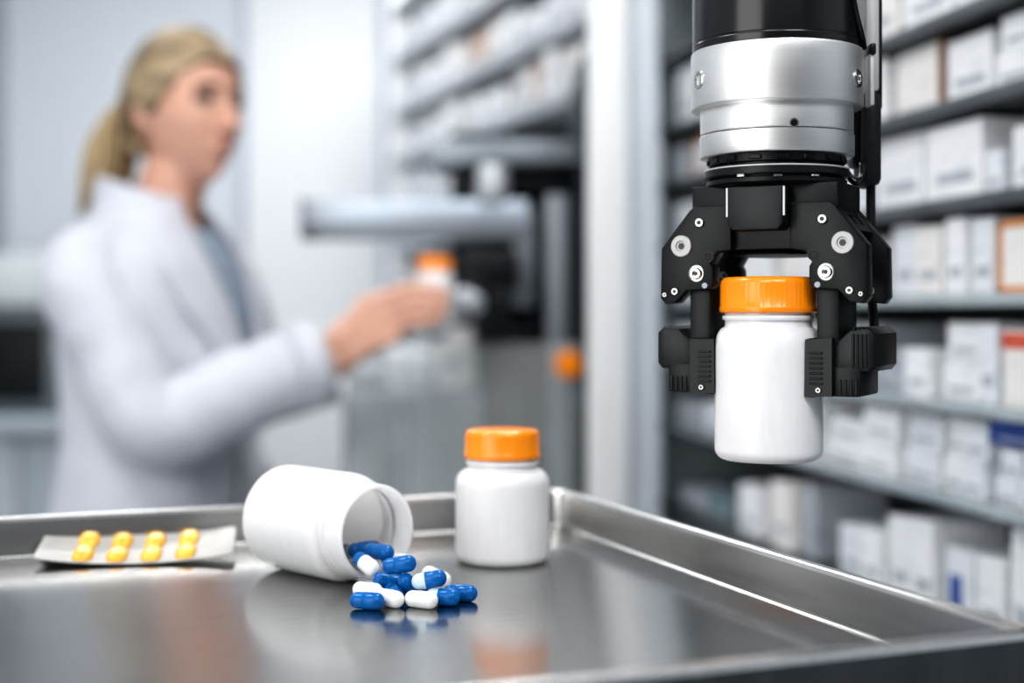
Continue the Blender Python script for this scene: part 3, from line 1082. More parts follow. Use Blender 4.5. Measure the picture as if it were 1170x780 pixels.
def make_box(parent_frame, s_a, s_b, y0, dep, z, h, m, name='carton', extras=None):
    """carton in the shelf frame: front at y0 (negative = inside), from s_a to s_b"""
    b = NB()
    w, d = s_b - s_a, dep
    bx(b, (-w / 2, -d / 2, 0), (w / 2, d / 2, h), .0012, 1)
    o = obj(name, b, M[m])
    c = Vector((SX, SY, 0)) + Vector((sd.x, sd.y, 0)) * ((s_a + s_b) / 2) + Vector((se.x, se.y, 0)) * (-y0 + d / 2)
    o.location = (c.x, c.y, z + .0003)
    o.rotation_euler = (0, 0, S_ang)
    def panel(nm, lo, hi, mm, lb):
        b2 = NB(); bx(b2, lo, hi); q_ = obj(nm, b2, M[mm], o, label=lb)
    if extras == 'band':       # printed red top band
        panel('printed_band', (-w / 2 - .0004, -d / 2 - .0004, h * .76), (w / 2 + .0004, d / 2 + .0004, h * .97), 'carton_red', 'red printed band')
    elif extras == 'frame':
        f_ = .10
        b2 = NB()
        for (x0, x1, z0, z1) in ((-w / 2, w / 2, 0, h * f_), (-w / 2, w / 2, h * (1 - f_), h), (-w / 2, -w / 2 + w * f_, 0, h), (w / 2 - w * f_, w / 2, 0, h)):
            bx(b2, (x0 - .0003, d / 2 - .0004, z0), (x1 + .0003, d / 2 + .0006, z1 + .0003))
        for (y_0, y_1, z0, z1) in ((-d / 2, d / 2, 0, h * f_), (-d / 2, d / 2, h * (1 - f_), h)):
            bx(b2, (-w / 2 - .0006, y_0, z0), (-w / 2 + .0004, y_1, z1 + .0003))
        obj('printed_border', b2, M['carton_orange'], o, label='orange printed border')
    elif extras == 'brown':
        panel('printed_side', (-w / 2 - .0005, -d / 2, .0), (-w / 2 + .001, d / 2 + .0004, h), 'carton_brown', 'brown printed side')
    elif extras == 'blue_patch':
        panel('printed_patch', (-w * .1, d / 2 - .001, h * .2), (w * .35, d / 2 + .0005, h * .65), 'carton_blue', 'blue printed patch')
    else:
        panel('printed_label', (-w * .36, d / 2 - .001, h * .22), (w * .30, d / 2 + .0004, h * .36), 'carton_grey', 'grey printed label strip')
    return o


# rows: shelf phrase, z, list of (px far edge, px near edge, py top, material, extras, stack)
LOOK = {'carton': 'white carton', 'carton2': 'cool white carton', 'carton3': 'off white carton', 'carton_grey': 'grey carton', 'carton_blue': 'blue carton', 'carton_teal': 'teal carton'}
rows = [
    ('uppermost dark shelf', 1.485, [
        (762, 777, 78, 'carton2', None), (781, 796, 72, 'carton', None), (800, 824, 50, 'carton3', None), (830, 860, 30, 'carton', None),
        (866, 905, 20, 'carton2', None), (912, 960, 0, 'carton', None), (968, 1010, -30, 'carton3', None), (1016, 1070, -50, 'carton', None), (1078, 1140, -70, 'carton2', None)]),
    ('second dark shelf down', 1.400, [
        (762, 776, 168, 'carton_grey', None), (783, 801, 158, 'carton2', 'frame'), (806, 836, 152, 'carton', None), (842, 876, 140, 'carton2', None), (884, 940, 112, 'carton', None),
        (950, 1000, 70, 'carton', None), (1006, 1053, 36, 'carton3', 'brown'), (1061, 1110, 40, 'carton', None), (1120, 1166, 12, 'carton', None)]),
    ('third dark shelf down', 1.3065, [
        (760, 782, 232, 'carton2', None), (787, 810, 228, 'carton', None), (816, 850, 222, 'carton3', None), (858, 905, 205, 'carton', None), (913, 975, 190, 'carton2', None),
        (984, 1036, 155, 'carton', None), (1044, 1106, 141, 'carton', None), (1112, 1130, 172, 'carton2', None), (1138, 1200, 138, 'carton', None)]),
    ('upper glass shelf', 1.2150, [
        (760, 790, 291, 'carton', None), (796, 826, 287, 'carton2', None), (832, 872, 283, 'carton', None), (880, 930, 276, 'carton3', None), (938, 990, 268, 'carton', None),
        (1004, 1062, 256, 'carton2', None), (1070, 1092, 246, 'carton', None), (1097, 1122, 248, 'carton2', None), (1130, 1186, 250, 'carton3', 'frame')]),
    ('middle glass shelf', 1.1140, [
        (760, 786, 372, 'carton2', None), (792, 822, 370, 'carton', None), (830, 880, 366, 'carton_grey', None), (888, 935, 372, 'carton2', None), (945, 985, 370, 'carton_grey', None),
        (993, 1052, 398, 'carton_grey', None), (1061, 1101, 368, 'carton', None), (1106, 1126, 370, 'carton2', None), (1134, 1180, 378, 'carton3', 'band')]),
    ('lowest glass shelf', 1.0250, [
        (762, 790, 458, 'carton_grey', None), (796, 822, 462, 'carton2', None), (828, 868, 455, 'carton2', None), (876, 920, 450, 'carton', None), (927, 968, 478, 'carton', None),
        (973, 1012, 455, 'carton', None), (1018, 1056, 460, 'carton2', None), (1062, 1112, 476, 'carton', None), (1120, 1184, 512, 'carton2', None)]),
    ('dark bottom shelf', .900, [
        (764, 792, 560, 'carton_grey', None), (798, 822, 566, 'carton_teal', None), (834, 858, 556, 'carton', None), (872, 893, 552, 'carton3', None), (899, 916, 556, 'carton_grey', None),
        (944, 996, 602, 'carton2', None), (1002, 1054, 592, 'carton', None), (1062, 1092, 630, 'carton2', 'blue_patch'), (1098, 1128, 640, 'carton', None), (1138, 1200, 606, 'carton', None)]),
]
for ri, (phrase, z, lst) in enumerate(rows):
    if ri >= 3:                 # lower shelves hold narrower cartons
        fine = []
        for (pa, pb, pt_, m, ex) in lst:
            if pb - pa > 44 and ex is None:
                md = pa + (pb - pa) * random.uniform(.42, .56)
                fine += [(pa, md - 2.5, pt_ + random.uniform(-3, 6), m, ex), (md + 1, pb, pt_ + random.uniform(-2, 8), random.choice(['carton', 'carton2', 'carton', 'carton3']), ex)]
            else:
                fine.append((pa, pb, pt_, m, ex))
        lst = fine
    lst = sorted(lst, key=lambda q_: -q_[0])
    for bi, (pa, pb, pt_, m, ex) in enumerate(lst):
        sb, Yb = s_of(pa)
        sa, Ya = s_of(pb)
        Ym = (Ya + Yb) / 2
        h = CZ + (355 - pt_) * Ym / F - z
        zlim = min([bz for _, bz in boards if bz > z + .01]) - .018 - z
        h = max(.02, min(h, zlim))
        look = LOOK[m]
        if ex == 'frame':
            look = 'orange bordered carton'
        elif ex == 'band':
            look = 'white carton with a red top band'
        elif ex == 'brown':
            look = 'white carton with a brown side'
        elif ex == 'blue_patch':
            look = 'pale carton with a blue patch'
        rec = random.uniform(.008, .02)
        dep = random.uniform(.07, .12)
        tall_split = ri == 1 and pa == 1120 or ri == 5 and m != 'carton_grey' and h > .045 or ri == 4 and pa == 1061
        if tall_split:
            for q_, (zz, nm) in enumerate(((0, 'lower'), (h / 2 + .0003, 'upper'))):
                o = make_box(None, sa, sb - (.004 if q_ else 0), -rec - .003 * q_, dep, z + zz, h / 2 - .0008, m, extras=ex)
                tag(o, f'{nm} stacked {look}, {ORD[bi]} from near end of {phrase}', 'carton', f'cartons on the {phrase}')
        else:
            o = make_box(None, sa, sb, -rec, dep, z, h, m, extras=ex)
            tag(o, f'{look}, {ORD[bi]} from near end of {phrase}', 'carton', f'cartons on the {phrase}')
# blue carton lying on the near box of the lowest glass shelf
sa, Ya = s_of(1184); sb, Yb = s_of(1110)
o = make_box(None, sa, sb, -.016, .07, 1.0253 + .0, .02, 'carton_blue')
Ym = (Ya + Yb) / 2
zb = 1.025 + max(.02, (CZ + (355 - 512) * Ym / F - 1.025))
o.location.z = zb + .0006
tag(o, 'flat deep blue carton lying on a white carton on the lowest glass shelf', 'carton', 'cartons on the lowest glass shelf')

# cabinet post and frame beside the shelving
bm = NB()
x0, x1 = at(673, 0, 2.12).x, at(719, 0, 2.12).x
bx(bm, (x0, 2.12, 0), (x1, 2.19, 2.5), .004)
for fx in (.30, .62):
    xx = x0 + (x1 - x0) * fx
    bx(bm, (xx - .002, 2.118, .0), (xx + .002, 2.122, 2.5))
post = thing('cabinet_post', 'pale aluminium corner post between the shelving and the machine', 'post', (0, 0, 0))
obj('post_profile', bm, M['profile'], post, 30)
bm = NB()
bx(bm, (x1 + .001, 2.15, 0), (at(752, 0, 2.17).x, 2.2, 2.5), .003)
obj('shaded_profile', bm, M['profile_shade'], post, 30, 'bluish side profile in shade')

# ------------------------------------------------------------------ dispensing machine behind the post
mach = thing('dispensing_machine', 'open dispensing machine with dark bay and grey rails behind the pale post', 'machine', (0, 0, 0))


def mb(name, px0, px1, py0, py1, Y, dep, m, bev=.003, label=None, parent=None, zmin=None):
    a, c = at(px0, py1, Y), at(px1, py0, Y)
    b = NB(); bx(b, (a.x, Y, a.z if zmin is None else zmin), (c.x, Y + dep, c.z), bev)
    return obj(name, b, M[m], parent or mach, 30, label)


mb('back_panel', 515, 700, 150, 700, 2.78, .02, 'machine_dark', zmin=0.0, label='dark rear panel of the bay')
mb('side_panel', 664, 700, 60, 700, 2.30, .47, 'machine_dark', zmin=0.0)
mb('shelf_beam', 492, 676, 160, 186, 2.45, .30, 'machine_grey', label='grey beam across the top of the bay')
mb('upper_rail', 520, 672, 190, 222, 2.5, .05, 'machine_black')
cpost = mb('column', 562, 606, 186, 420, 2.52, .06, 'machine_black', label='black upright column', zmin=.0)
mb('column_bracket', 586, 612, 238, 352, 2.44, .05, 'machine_grey', .008, 'grey bracket on the column')
mb('upright', 624, 650, 222, 480, 2.46, .05, 'machine_grey', .004, 'slim grey upright', zmin=.0)
rail = mb('gantry_rail', 347, 604, 228, 256, 2.40, .10, 'machine_pale', .004, 'pale blue grey horizontal gantry rail')
mb('rail_groove', 349, 602, 252, 272, 2.41, .08, 'machine_grey', .003, 'darker lower edge of the rail', rail)
mb('rail_end_cap', 342, 349, 226, 273, 2.395, .11, 'machine_grey', .003, None, rail)
b = NB()
c = at(563, 208, 2.40)
lathe(b, [(0, -.03), (.024, -.03), (.027, -.022), (.027, .02), (.020, .03), (0, .03)], 28, center=c); obj('sensor_head', b, M['shelf_light'], mach, 40, 'pale round sensor head')
# picker hand that takes the bottle from the woman
pk = mb('picker_body', 530, 592, 284, 330, 2.30, .16, 'machine_black', .008, 'black picker hand body')
mb('picker_jaw', 522, 556, 318, 350, 2.24, .05, 'machine_black', .006, None, pk)
mb('picker_jaw', 548, 584, 328, 376, 2.26, .05, 'machine_black', .006, None, pk)
b = NB()
c = at(536, 345, 2.20)
lathe(b, [(0, -.02), (.017, -.02), (.019, -.015), (.019, .015), (.015, .02), (0, .02)], 24, mat4=disc_axis(c, (.6, -.6, -.3)))
obj('suction_cup', b, M['shelf_light'], pk, 40, 'pale rubber suction cup')
b = NB()
c = at(500, 378, 2.21)
lathe(b, [(0, -.014), (.015, -.014), (.017, -.010), (.017, .010), (.013, .014), (0, .014)], 24, mat4=disc_axis(c, (.8, -.4, .5)))
tube(b, [c + Vector((.004, .0, .002)), at(530, 356, 2.25)], .007, 10)
obj('suction_cup', b, M['shelf_light'], pk, 40, 'pale rubber suction cup')
mb('picker_arm', 545, 604, 376, 392, 2.40, .12, 'machine_black', .004)
# emergency knob on the upright
b = NB()
c = at(650, 416, 2.29)
lathe(b, [(0, .0), (.021, .0), (.023, .006), (.023, .016), (.017, .023), (0, .024)], 28, mat4=disc_axis(c, (0, -1, 0)))
lathe(b, [(0, -.155), (.013, -.155), (.013, .0), (0, .001)], 20, mat4=disc_axis(c, (0, -1, 0)))
obj('stop_knob', b, M['orange'], mach, 40, 'round orange stop knob')
mb('knob_plate', 638, 662, 400, 468, 2.445, .02, 'machine_grey', .003)
# lower cabinet
low = mb('lower_cabinet', 392, 549, 452, 700, 2.44, .36, 'machine_mid', .006, 'slate lower cabinet', zmin=0.0)
mb('door_panel', 398, 468, 462, 700, 2.43, .012, 'machine_mid', .004, None, low, zmin=.1)
mb('door_panel', 472, 544, 462, 700, 2.43, .012, 'machine_mid', .004, None, low, zmin=.1)
b = NB(); a = at(462, 480, 2.405); tube(b, [(a.x, 2.41, a.z - .12), (a.x, 2.41, a.z)], .006, 10); bx(b, (a.x - .004, 2.41, a.z - .01), (a.x + .004, 2.432, a.z)); bx(b, (a.x - .004, 2.41, a.z - .12), (a.x + .004, 2.432, a.z - .11)); obj('door_handle', b, M['machine_pale'], low)
# glass screen in front of the bay
gl = mb('glass_screen', 396, 668, 392, 560, 2.32, .008, 'glass', .001, 'clear glass splash screen', zmin=.5)

CTOP = at(0, 452, 2.44).z
for (p0, p1, pt_, m, lb) in ((500, 540, 374, 'carton3', 'pale pinkish carton on the slate cabinet below the picker hand'),
                             (405, 440, 428, 'carton_grey', 'low grey carton on the slate cabinet behind the coat cuff'), (446, 492, 410, 'carton2', 'pale carton on the slate cabinet below the woman\'s hand')):
    a, c = at(p0, pt_, 2.48), at(p1, pt_, 2.48)
    w, h = c.x - a.x, a.z - CTOP
    b = NB(); bx(b, (-w / 2, -.05, 0), (w / 2, .05, h - .001), .0015, 1)
    o = obj('carton', b, M[m]); o.location = ((a.x + c.x) / 2, 2.54, CTOP + .0005)
    tag(o, lb, 'carton', 'cartons on the slate cabinet')
    b = NB(); bx(b, (-w * .36, -.0504, h * .3), (w * .3, -.0495, h * .42)); obj('printed_label', b, M['carton_grey'], o)

# ------------------------------------------------------------------ storage rack running back to the wall, upper left of the post
rd = Vector((-.366, 1.0)).normalized()
re = Vector((rd.y, -rd.x))
R0 = Vector((.139, 2.82))
R_ang = math.atan2(rd.y, rd.x)
rack = thing('storage_rack', 'long storage rack with pale boards running back from the post to the wall', 'rack', (R0.x, R0.y, 0), R_ang)
RL = 1.42
rz = [1.30, 1.405, 1.52, 1.655, 1.80, 1.955, 2.11]
for k, z in enumerate(rz):
    st = .42 if z < 1.6 else .0
    b = NB(); bx(b, (st, -.34, z - .018), (RL, 0, z), .002)
    o = obj('shelf_board', b, M['shelf_light'] if k > 0 else M['machine_grey'], rack)
    b = NB(); bx(b, (st, 0, z - .03), (RL, .006, z + .004), .001); obj('shelf_lip', b, M['shelf_light'], o)
b = NB(); bx(b, (0, -.36, 1.62), (RL, -.341, 2.3), .002); obj('back_panel', b, M['shelf_light'], rack)
b = NB(); bx(b, (.42, -.36, 0), (RL, -.341, 1.615), .002); obj('back_panel', b, M['shelf_light'], rack)
b = NB(); bx(b, (RL, -.36, 0), (RL + .03, .01, 2.3), .002); obj('side_panel', b, M['wall_bright'], rack)
for sx in (.42, .92):
    b = NB(); bx(b, (sx - .012, -.02, 0), (sx + .012, -.001, 2.3) if sx > .5 else (sx + .012, -.001, 1.62), .002)
b.free()
b = NB(); bx(b, (RL - .03, -.03, 0), (RL - .001, -.007, 1.29), .002); obj('upright', b, M['shelf_light'], rack)
SHN = {1.955: 'top board', 1.80: 'second board down', 1.655: 'third board down', 1.52: 'fourth board down', 1.405: 'lowest pale board'}
for z in (1.955, 1.80, 1.655, 1.52, 1.405):
    s = .03 if z > 1.6 else .45
    zi = rz.index(z)
    k = 0
    while s < RL - .06:
        w = random.uniform(.07, .13)
        h = random.uniform(.07, .105) if z > 1.42 else random.uniform(.05, .08)
        if s + w > RL - .01:
            break
        mname = random.choice(['carton', 'carton', 'carton2', 'carton3', 'carton2'])
        if (zi, k) in ((3, 2), (4, 5)):
            mname = 'carton_peach'
        d_ = random.uniform(.14, .2)
        b = NB(); bx(b, (-w / 2, -d_ / 2, 0), (w / 2, d_ / 2, h), .002, 1)
        o = obj('storage_box', b, M[mname])
        rec = random.uniform(.004, .03)
        c = R0 + rd * (s + w / 2) + re * (rec + d_ / 2)
        o.location = (c.x, c.y, z + .0005); o.rotation_euler = (0, 0, R_ang)
        b = NB(); bx(b, (-w * .3, d_ / 2 - .001, h * .3), (w * .3, d_ / 2 + .0006, h * .55)); obj('printed_label', b, M['carton_grey'], o)
        cl = {'carton': 'white', 'carton2': 'cool white', 'carton3': 'off white', 'carton_peach': 'peach coloured'}[mname]
        tag(o, f'{cl} box, {ORD[k]} from the post on {SHN[z]} of storage rack', 'box', f'boxes on the {SHN[z]} of the storage rack')
        s += w + random.uniform(.012, .035)
        k += 1

# ------------------------------------------------------------------ bench and instrument at the far left
bench = thing('lab_bench', 'grey laboratory bench against the back wall behind the woman', 'bench', (-1.2, 4.2, 0))
b = NB(); bx(b, (-.50, -.26, 0), (.17, .42, .08), .002); obj('plinth', b, M['machine_grey'], bench)
b = NB(); bx(b, (-.53, -.35, .86), (.20, .45, .90), .004); obj('worktop', b, M['bench'], bench)
b = NB(); bx(b, (-.52, -.30, .08), (.19, .44, .86), .004); bd = obj('base_cabinet', b, M['bench'], bench)
for x0_ in (-.51, -.16):
    b = NB(); bx(b, (x0_, -.318, .10), (x0_ + .34, -.301, .84), .003); dr = obj('door', b, M['bench'], bench)
    b = NB(); bx(b, (x0_ + .15, -.333, .74), (x0_ + .25, -.319, .75), .002); obj('handle', b, M['machine_grey'], dr)
inst = thing('lab_instrument', 'boxy pale instrument with dark front standing on the bench', 'instrument', (-1.35, 4.2, .9005))
b = NB(); bx(b, (-.36, -.22, .31), (.20, .2, .46), .02); obj('top_cover', b, M['lab_pale'], inst, 30)
b = NB(); bx(b, (-.36, -.2, .0), (.20, .2, .31), .006); bo_ = obj('housing', b, M['lab_dark'], inst, 30)
b = NB(); bx(b, (-.32, -.206, .04), (.02, -.2, .27), .002); obj('window', b, M['machine_black'], bo_, 30)
b = NB(); bx(b, (.05, -.206, .16), (.17, -.2, .26), .002); obj('keypad', b, M['lab_pale'], bo_, 30)

# ------------------------------------------------------------------ woman in a lab coat
TY = math.radians(15)          # torso turned a little towards the viewer
WR = Vector((-.548, 2.16, 0))
woman = thing('person', 'blonde woman with ponytail in white lab coat holding a pill bottle', 'person', WR, -TY)
RW = Matrix.Rotation(TY, 3, 'Z')


def wloc(v):
    return RW @ (Vector(v) - WR)


def wimg(px, py, Y):
    return wloc(at(px, py, Y))


HC = wimg(212, 122, 2.15)                    # head centre in the local frame
HY = math.radians(-20)                      # head turned further to the viewer
Rh = Matrix.Rotation(HY, 3, 'Z')


def hd(x, y, z):
    """head frame (x forward, y her left, z up) -> local"""
    return HC + Rh @ Vector((x, y, z))


body = NB()
# cranium and face, shaped from one ellipsoid
vs = ellipsoid(body, (0, 0, 0), (1, 1, 1), 40, 28)
for v in vs:
    x, y, z = v.co
    X, Y_, Z_ = x * .098, y * .076, z * (.112 if z > 0 else .121)
    if z < 0:
        k = -z
        Y_ *= 1 - .34 * k ** 1.6                     # jaw narrows
        if x > 0:
            X *= 1 - .06 * k
        else:
            X *= 1 - .50 * k ** 1.1                  # nape
        X += .027 * k * k
    if x > .55:
        X -= .008 * (x - .55) / .45                  # flatter face
    # eye sockets
    for sy in (-1, 1):
        dd = ((Y_ - sy * .033) / .016) ** 2 + ((Z_ - .000) / .012) ** 2
        if x > 0:
            X -= .009 * math.exp(-dd)
    if x > 0:
        X += .004 * math.exp(-((Z_ - .022) / .010) ** 2) * math.exp(-(Y_ / .04) ** 2)        # brow
        X += .006 * math.exp(-((Z_ + .068) / .010) ** 2) * math.exp(-(Y_ / .02) ** 2)      # mouth
        X += .009 * math.exp(-((Z_ + .110) / .013) ** 2) * math.exp(-(Y_ / .022) ** 2)      # chin
        for sy in (-1, 1):
            X += .004 * math.exp(-(((Y_ - sy * .045) / .02) ** 2 + ((Z_ + .03) / .02) ** 2))
    v.co = hd(X, Y_, Z_)
# nose
tube(body, [hd(.086, 0, .006), hd(.096, 0, -.014), hd(.106, 0, -.034), hd(.100, 0, -.044)], [.006, .008, .0105, .007], 10)
for sy in (-1, 1):
    ellipsoid(body, hd(.094, sy * .010, -.040), (.008, .006, .006), 10, 8)
    # ears
    ellipsoid(body, hd(-.006, sy * .076, -.012), (.017, .006, .030), 14, 10, rot=Rh @ Matrix.Rotation(sy * -.35, 3, 'Z'))
ellipsoid(body, hd(.088, 0, -.063), (.007, .018, .006), 12, 8, rot=Rh)
ellipsoid(body, hd(.088, 0, -.073), (.007, .016, .006), 12, 8, rot=Rh)
# neck and trunk
tube(body, [(-.006, 0, 1.31), (.016, 0, 1.36), hd(-.010, 0, -.080), hd(-.008, 0, -.03)], [.062, .052, .049, .052], 20)
tube(body, [(.0, 0, .86), (.005, 0, 1.0), (.012, 0, 1.12), (.012, 0, 1.22), (.0, 0, 1.30)], [.105, .095, .105, .105, .075], 24)
SHL = {-1: wloc(at(93, 318, 2.0)), 1: Vector((-.01, .165, 1.262))}
ELB = {-1: wimg(176, 482, 1.97), 1: Vector((-.02, .23, 1.02))}
WRI = {-1: wimg(374, 412, 2.045), 1: Vector((.07, .22, .80))}
for sy in (-1, 1):
    tube(body, [(.0, sy * .06, 1.285), SHL[sy]], [.06, .052], 16)
    tube(body, spline([SHL[sy], SHL[sy].lerp(ELB[sy], .5), ELB[sy]], 5), [.050 - .014 * i / 10 for i in range(11)], 16)
    tube(body, spline([ELB[sy], ELB[sy].lerp(WRI[sy], .4), WRI[sy]], 5), [.038 - .013 * i / 10 for i in range(11)], 16, flat=.9)
    # legs
    tube(body, [(.0, sy * .08, .88), (.01, sy * .085, .50), (-.005, sy * .085, .28), (-.01, sy * .085, .09)], [.085, .055, .052, .036], 16)
    tube(body, [(-.02, sy * .085, .045), (.06, sy * .09, .036), (.14, sy * .095, .026)], [.034, .035, .024], 12)
# right hand round the bottle
KN = wimg(438, 362, 2.055)          # middle of the knuckle row
w_ = WRI[-1]
hdir = (KN - w_).normalized()
upv = Vector((0, 0, 1))
hup = (upv - hdir * upv.dot(hdir)).normalized()
hin = hdir.cross(hup)
if (RW.transposed() @ hin).y < 0:
    hin = -hin                      # palm side, away from the viewer
# palm as several merged tubes
for k in range(4):
    o_ = (.5 - k / 3) * .064
    kn = KN + hup * o_ - hdir * abs(o_) * .15
    tube(body, [w_ + hup * o_ * .45 + hdir * -.01, w_.lerp(kn, .55), kn], [.018, .0165, .0125], 10)
bcen = wloc(Vector((hb_p.x, hb_p.y, 0)))
tips_px = [(509, 333), (510, 344), (507, 355), (500, 366)]
for k in range(4):
    o_ = (.5 - k / 3) * .064
    kn = KN + hup * o_ - hdir * abs(o_) * .15
    px_, py_ = tips_px[k]
    m1 = wimg(468 + [2, 4, 1, -6][k], py_ + [-6, -3, 0, 4][k], 2.064)
    m2 = wimg(490 + [2, 4, 1, -6][k], py_ + [-2, -1, 0, 2][k], 2.066)
    tp = wimg(px_, py_ + 1, 2.071)
    tube(body, [kn, m1, m2, tp], [.0098, .0090, .0082, .0072], 10)
# thumb on the far side of the bottle
tb0 = w_.lerp(KN, .35) + hup * .022 + hin * .014
tube(body, [tb0, wimg(440, 340, 2.115), wimg(466, 332, 2.146), wimg(492, 330, 2.150)], [.0155, .0135, .0115, .009], 10)
# left hand, relaxed
w2 = WRI[1]
for k in range(4):
    y_ = w2.y + (-.5 + k / 3) * .055
    tube(body, [(w2.x - .005, w2.y + (-.5 + k / 3) * .03, w2.z), (w2.x + .075, y_, w2.z - .022)], [.017, .012], 10)
    L = (.062, .074, .068, .052)[k]
    tube(body, [(w2.x + .075, y_, w2.z - .022), (w2.x + .075 + L * .55, y_, w2.z - .036), (w2.x + .075 + L, y_, w2.z - .060)], [.0105, .0095, .0078], 10)
tube(body, [(w2.x + .02, w2.y - .02, w2.z - .005), (w2.x + .055, w2.y - .045, w2.z - .022), (w2.x + .085, w2.y - .05, w2.z - .04)], [.015, .012, .009], 10)
tmp = D.objects.new('tmp_body', mesh_of('tmp_body', body, M['skin']))
COL.objects.link(tmp)
rm = tmp.modifiers.new('r', 'REMESH'); rm.mode = 'VOXEL'; rm.voxel_size = .0036; rm.use_smooth_shade = True
sm = tmp.modifiers.new('s', 'SMOOTH'); sm.factor = .5; sm.iterations = 3
dg = bpy.context.evaluated_depsgraph_get()
me = D.meshes.new_from_object(tmp.evaluated_get(dg))
D.objects.remove(tmp)
me.materials.clear(); me.materials.append(M['skin'])
me.polygons.foreach_set('use_smooth', [True] * len(me.polygons))
bo = D.objects.new('body', me); COL.objects.link(bo); bo.parent = woman

# face details
for sy in (-1, 1):
    b = NB(); ellipsoid(b, hd(.0750, sy * .033, .000), (.0105, .0132, .0062), 18, 12, rot=Rh); ey = obj('eye', b, M['sclera'], woman)
    b = NB(); ellipsoid(b, hd(.0835, sy * .0335, -.0003), (.0030, .0056, .0054), 16, 10, rot=Rh); obj('iris', b, M['eye'], ey, label='dark iris')
    b = NB(); tube(b, spline([hd(.0805, sy * .0205, .0020), hd(.0862, sy * .031, .0066), hd(.0800, sy * .042, .0048), hd(.0745, sy * .0475, .0020)], 5), [.0016] + [.0028] * 14 + [.0016], 8); obj('eyelash', b, M['brow'], ey, label='dark lash line')
    b = NB(); tube(b, spline([hd(.0885, sy * .0165, .0185), hd(.0880, sy * .026, .0215), hd(.0835, sy * .038, .0235), hd(.0745, sy * .049, .0185)], 5), [.0024] + [.0036] * 8 + [.0028] * 6 + [.0014], 8); obj('eyebrow', b, M['brow'], woman)
b = NB()
ellipsoid(b, hd(.0905, .006, -.0640), (.0058, .0115, .0036), 16, 8, rot=Rh @ Matrix.Rotation(.22, 3, 'Z'))
ellipsoid(b, hd(.0905, -.006, -.0640), (.0058, .0115, .0036), 16, 8, rot=Rh @ Matrix.Rotation(-.22, 3, 'Z'))
ellipsoid(b, hd(.0905, 0, -.0710), (.0058, .0145, .0042), 16, 8, rot=Rh)
obj('lips', b, M['lip'], woman)
# hair combed back over the skull: one sheet from the crown down to the hairline, with comb grooves
HL = [(0, .066), (25, .064), (48, .046), (66, .012), (80, -.020), (90, -.028), (97, -.014), (104, .004), (116, -.004), (126, -.050), (140, -.082), (180, -.088)]


def hairline(deg):
    deg = abs((deg + 180) % 360 - 180)
    for (a0, z0), (a1, z1) in zip(HL[:-1], HL[1:]):
        if a0 <= deg <= a1:
            t = (deg - a0) / (a1 - a0)
            t = t * t * (3 - 2 * t)
            return z0 + (z1 - z0) * t
    return HL[-1][1]


b = NB(); g = []
NPH, NEL = 220, 44
for i in range(NPH):
    ph = 2 * PI * i / NPH
    row = []
    zl = hairline(math.degrees(ph))
    e1 = math.asin(max(-1, min(1, zl / (.124 if zl > 0 else .118))))
    for j in range(1, NEL + 1):
        el = PI / 2 + (e1 - PI / 2) * j / NEL
        se_, ce = math.sin(el), math.cos(el)
        X, Y_, Z_ = ce * math.cos(ph), ce * math.sin(ph), se_
        psi = math.atan2(Z_ + .25, Y_)
        gr = 1 + .010 * math.sin(psi * 46 + 2.2 * math.sin(X * 3)) + .006 * math.sin(psi * 17 + X * 2)
        gr = 1 + (gr - 1) * (1 - .6 * (j / NEL) ** 6)
        px_, py_, pz_ = X * .109 - .005, Y_ * .0855, Z_ * (.124 if Z_ > 0 else .118)
        if Z_ < 0:
            px_ *= 1 - .42 * (-Z_) ** 1.1
            py_ *= 1 - .28 * (-Z_)
        row.append(b.verts.new(hd(px_ * gr, py_ * gr, pz_ * gr)))
    g.append(row)
top = b.verts.new(hd(-.005, 0, .124))
for i in range(NPH):
    A, B = g[i], g[(i + 1) % NPH]
    b.faces.new((top, A[0], B[0]))
    for j in range(NEL - 1):
        b.faces.new((A[j], A[j + 1], B[j + 1], B[j]))
hr = obj('hair', b, M['hair_dark'], woman, 60)
sol = hr.modifiers.new('t', 'SOLIDIFY'); sol.thickness = .012; sol.offset = -1
# nape hair gathered up to the tie
b = NB()
for k in range(15):
    f_ = (k - 7) / 7
    tube(b, spline([hd(-.036 - .030 * (1 - abs(f_)), f_ * .060, -.084 + .012 * abs(f_)), hd(-.074, f_ * .056, -.046), hd(-.106, f_ * .024, -.006)], 6), [.004] + [.0075] * 11 + [.006], 8)
obj('nape_hair', b, M['hair_dark'], woman, 60)
b = NB(); lathe(b, [(.012, -.008), (.024, -.008), (.027, 0), (.024, .008), (.012, .008)], 24, mat4=disc_axis(hd(-.116, 0, -.002), Rh @ Vector((-1, 0, -.35)))); obj('hair_tie', b, M['tie'], woman)
b = NB()
for k in range(38):
    a = 2.399 * k
    rq = .028 * math.sqrt((k + .5) / 38)
    q1 = rq * math.cos(a), rq * math.sin(a)
    pA = hd(-.110, q1[0] * .6, q1[1] * .6)
    pB = wimg(131, 143, 2.17) + Vector((q1[1] * .85, q1[0] * 1.3, q1[1] * 1.0))
    pC = wimg(123, 192, 2.17) + Vector((q1[1] * 1.25, q1[0] * 1.4, 0))
    pD = wimg(106, 232 + 5 * (k % 5), 2.17) + Vector((q1[1] * .75, q1[0] * .9, 0))
    tube(b, spline([pA, pB, pC, pD], 6), [.0055] + [.0078] * 5 + [.0085] * 6 + [.0075, .007, .0062, .0052, .0042, .003, .0015], 8)
obj('ponytail', b, M['hair'], woman, 60)

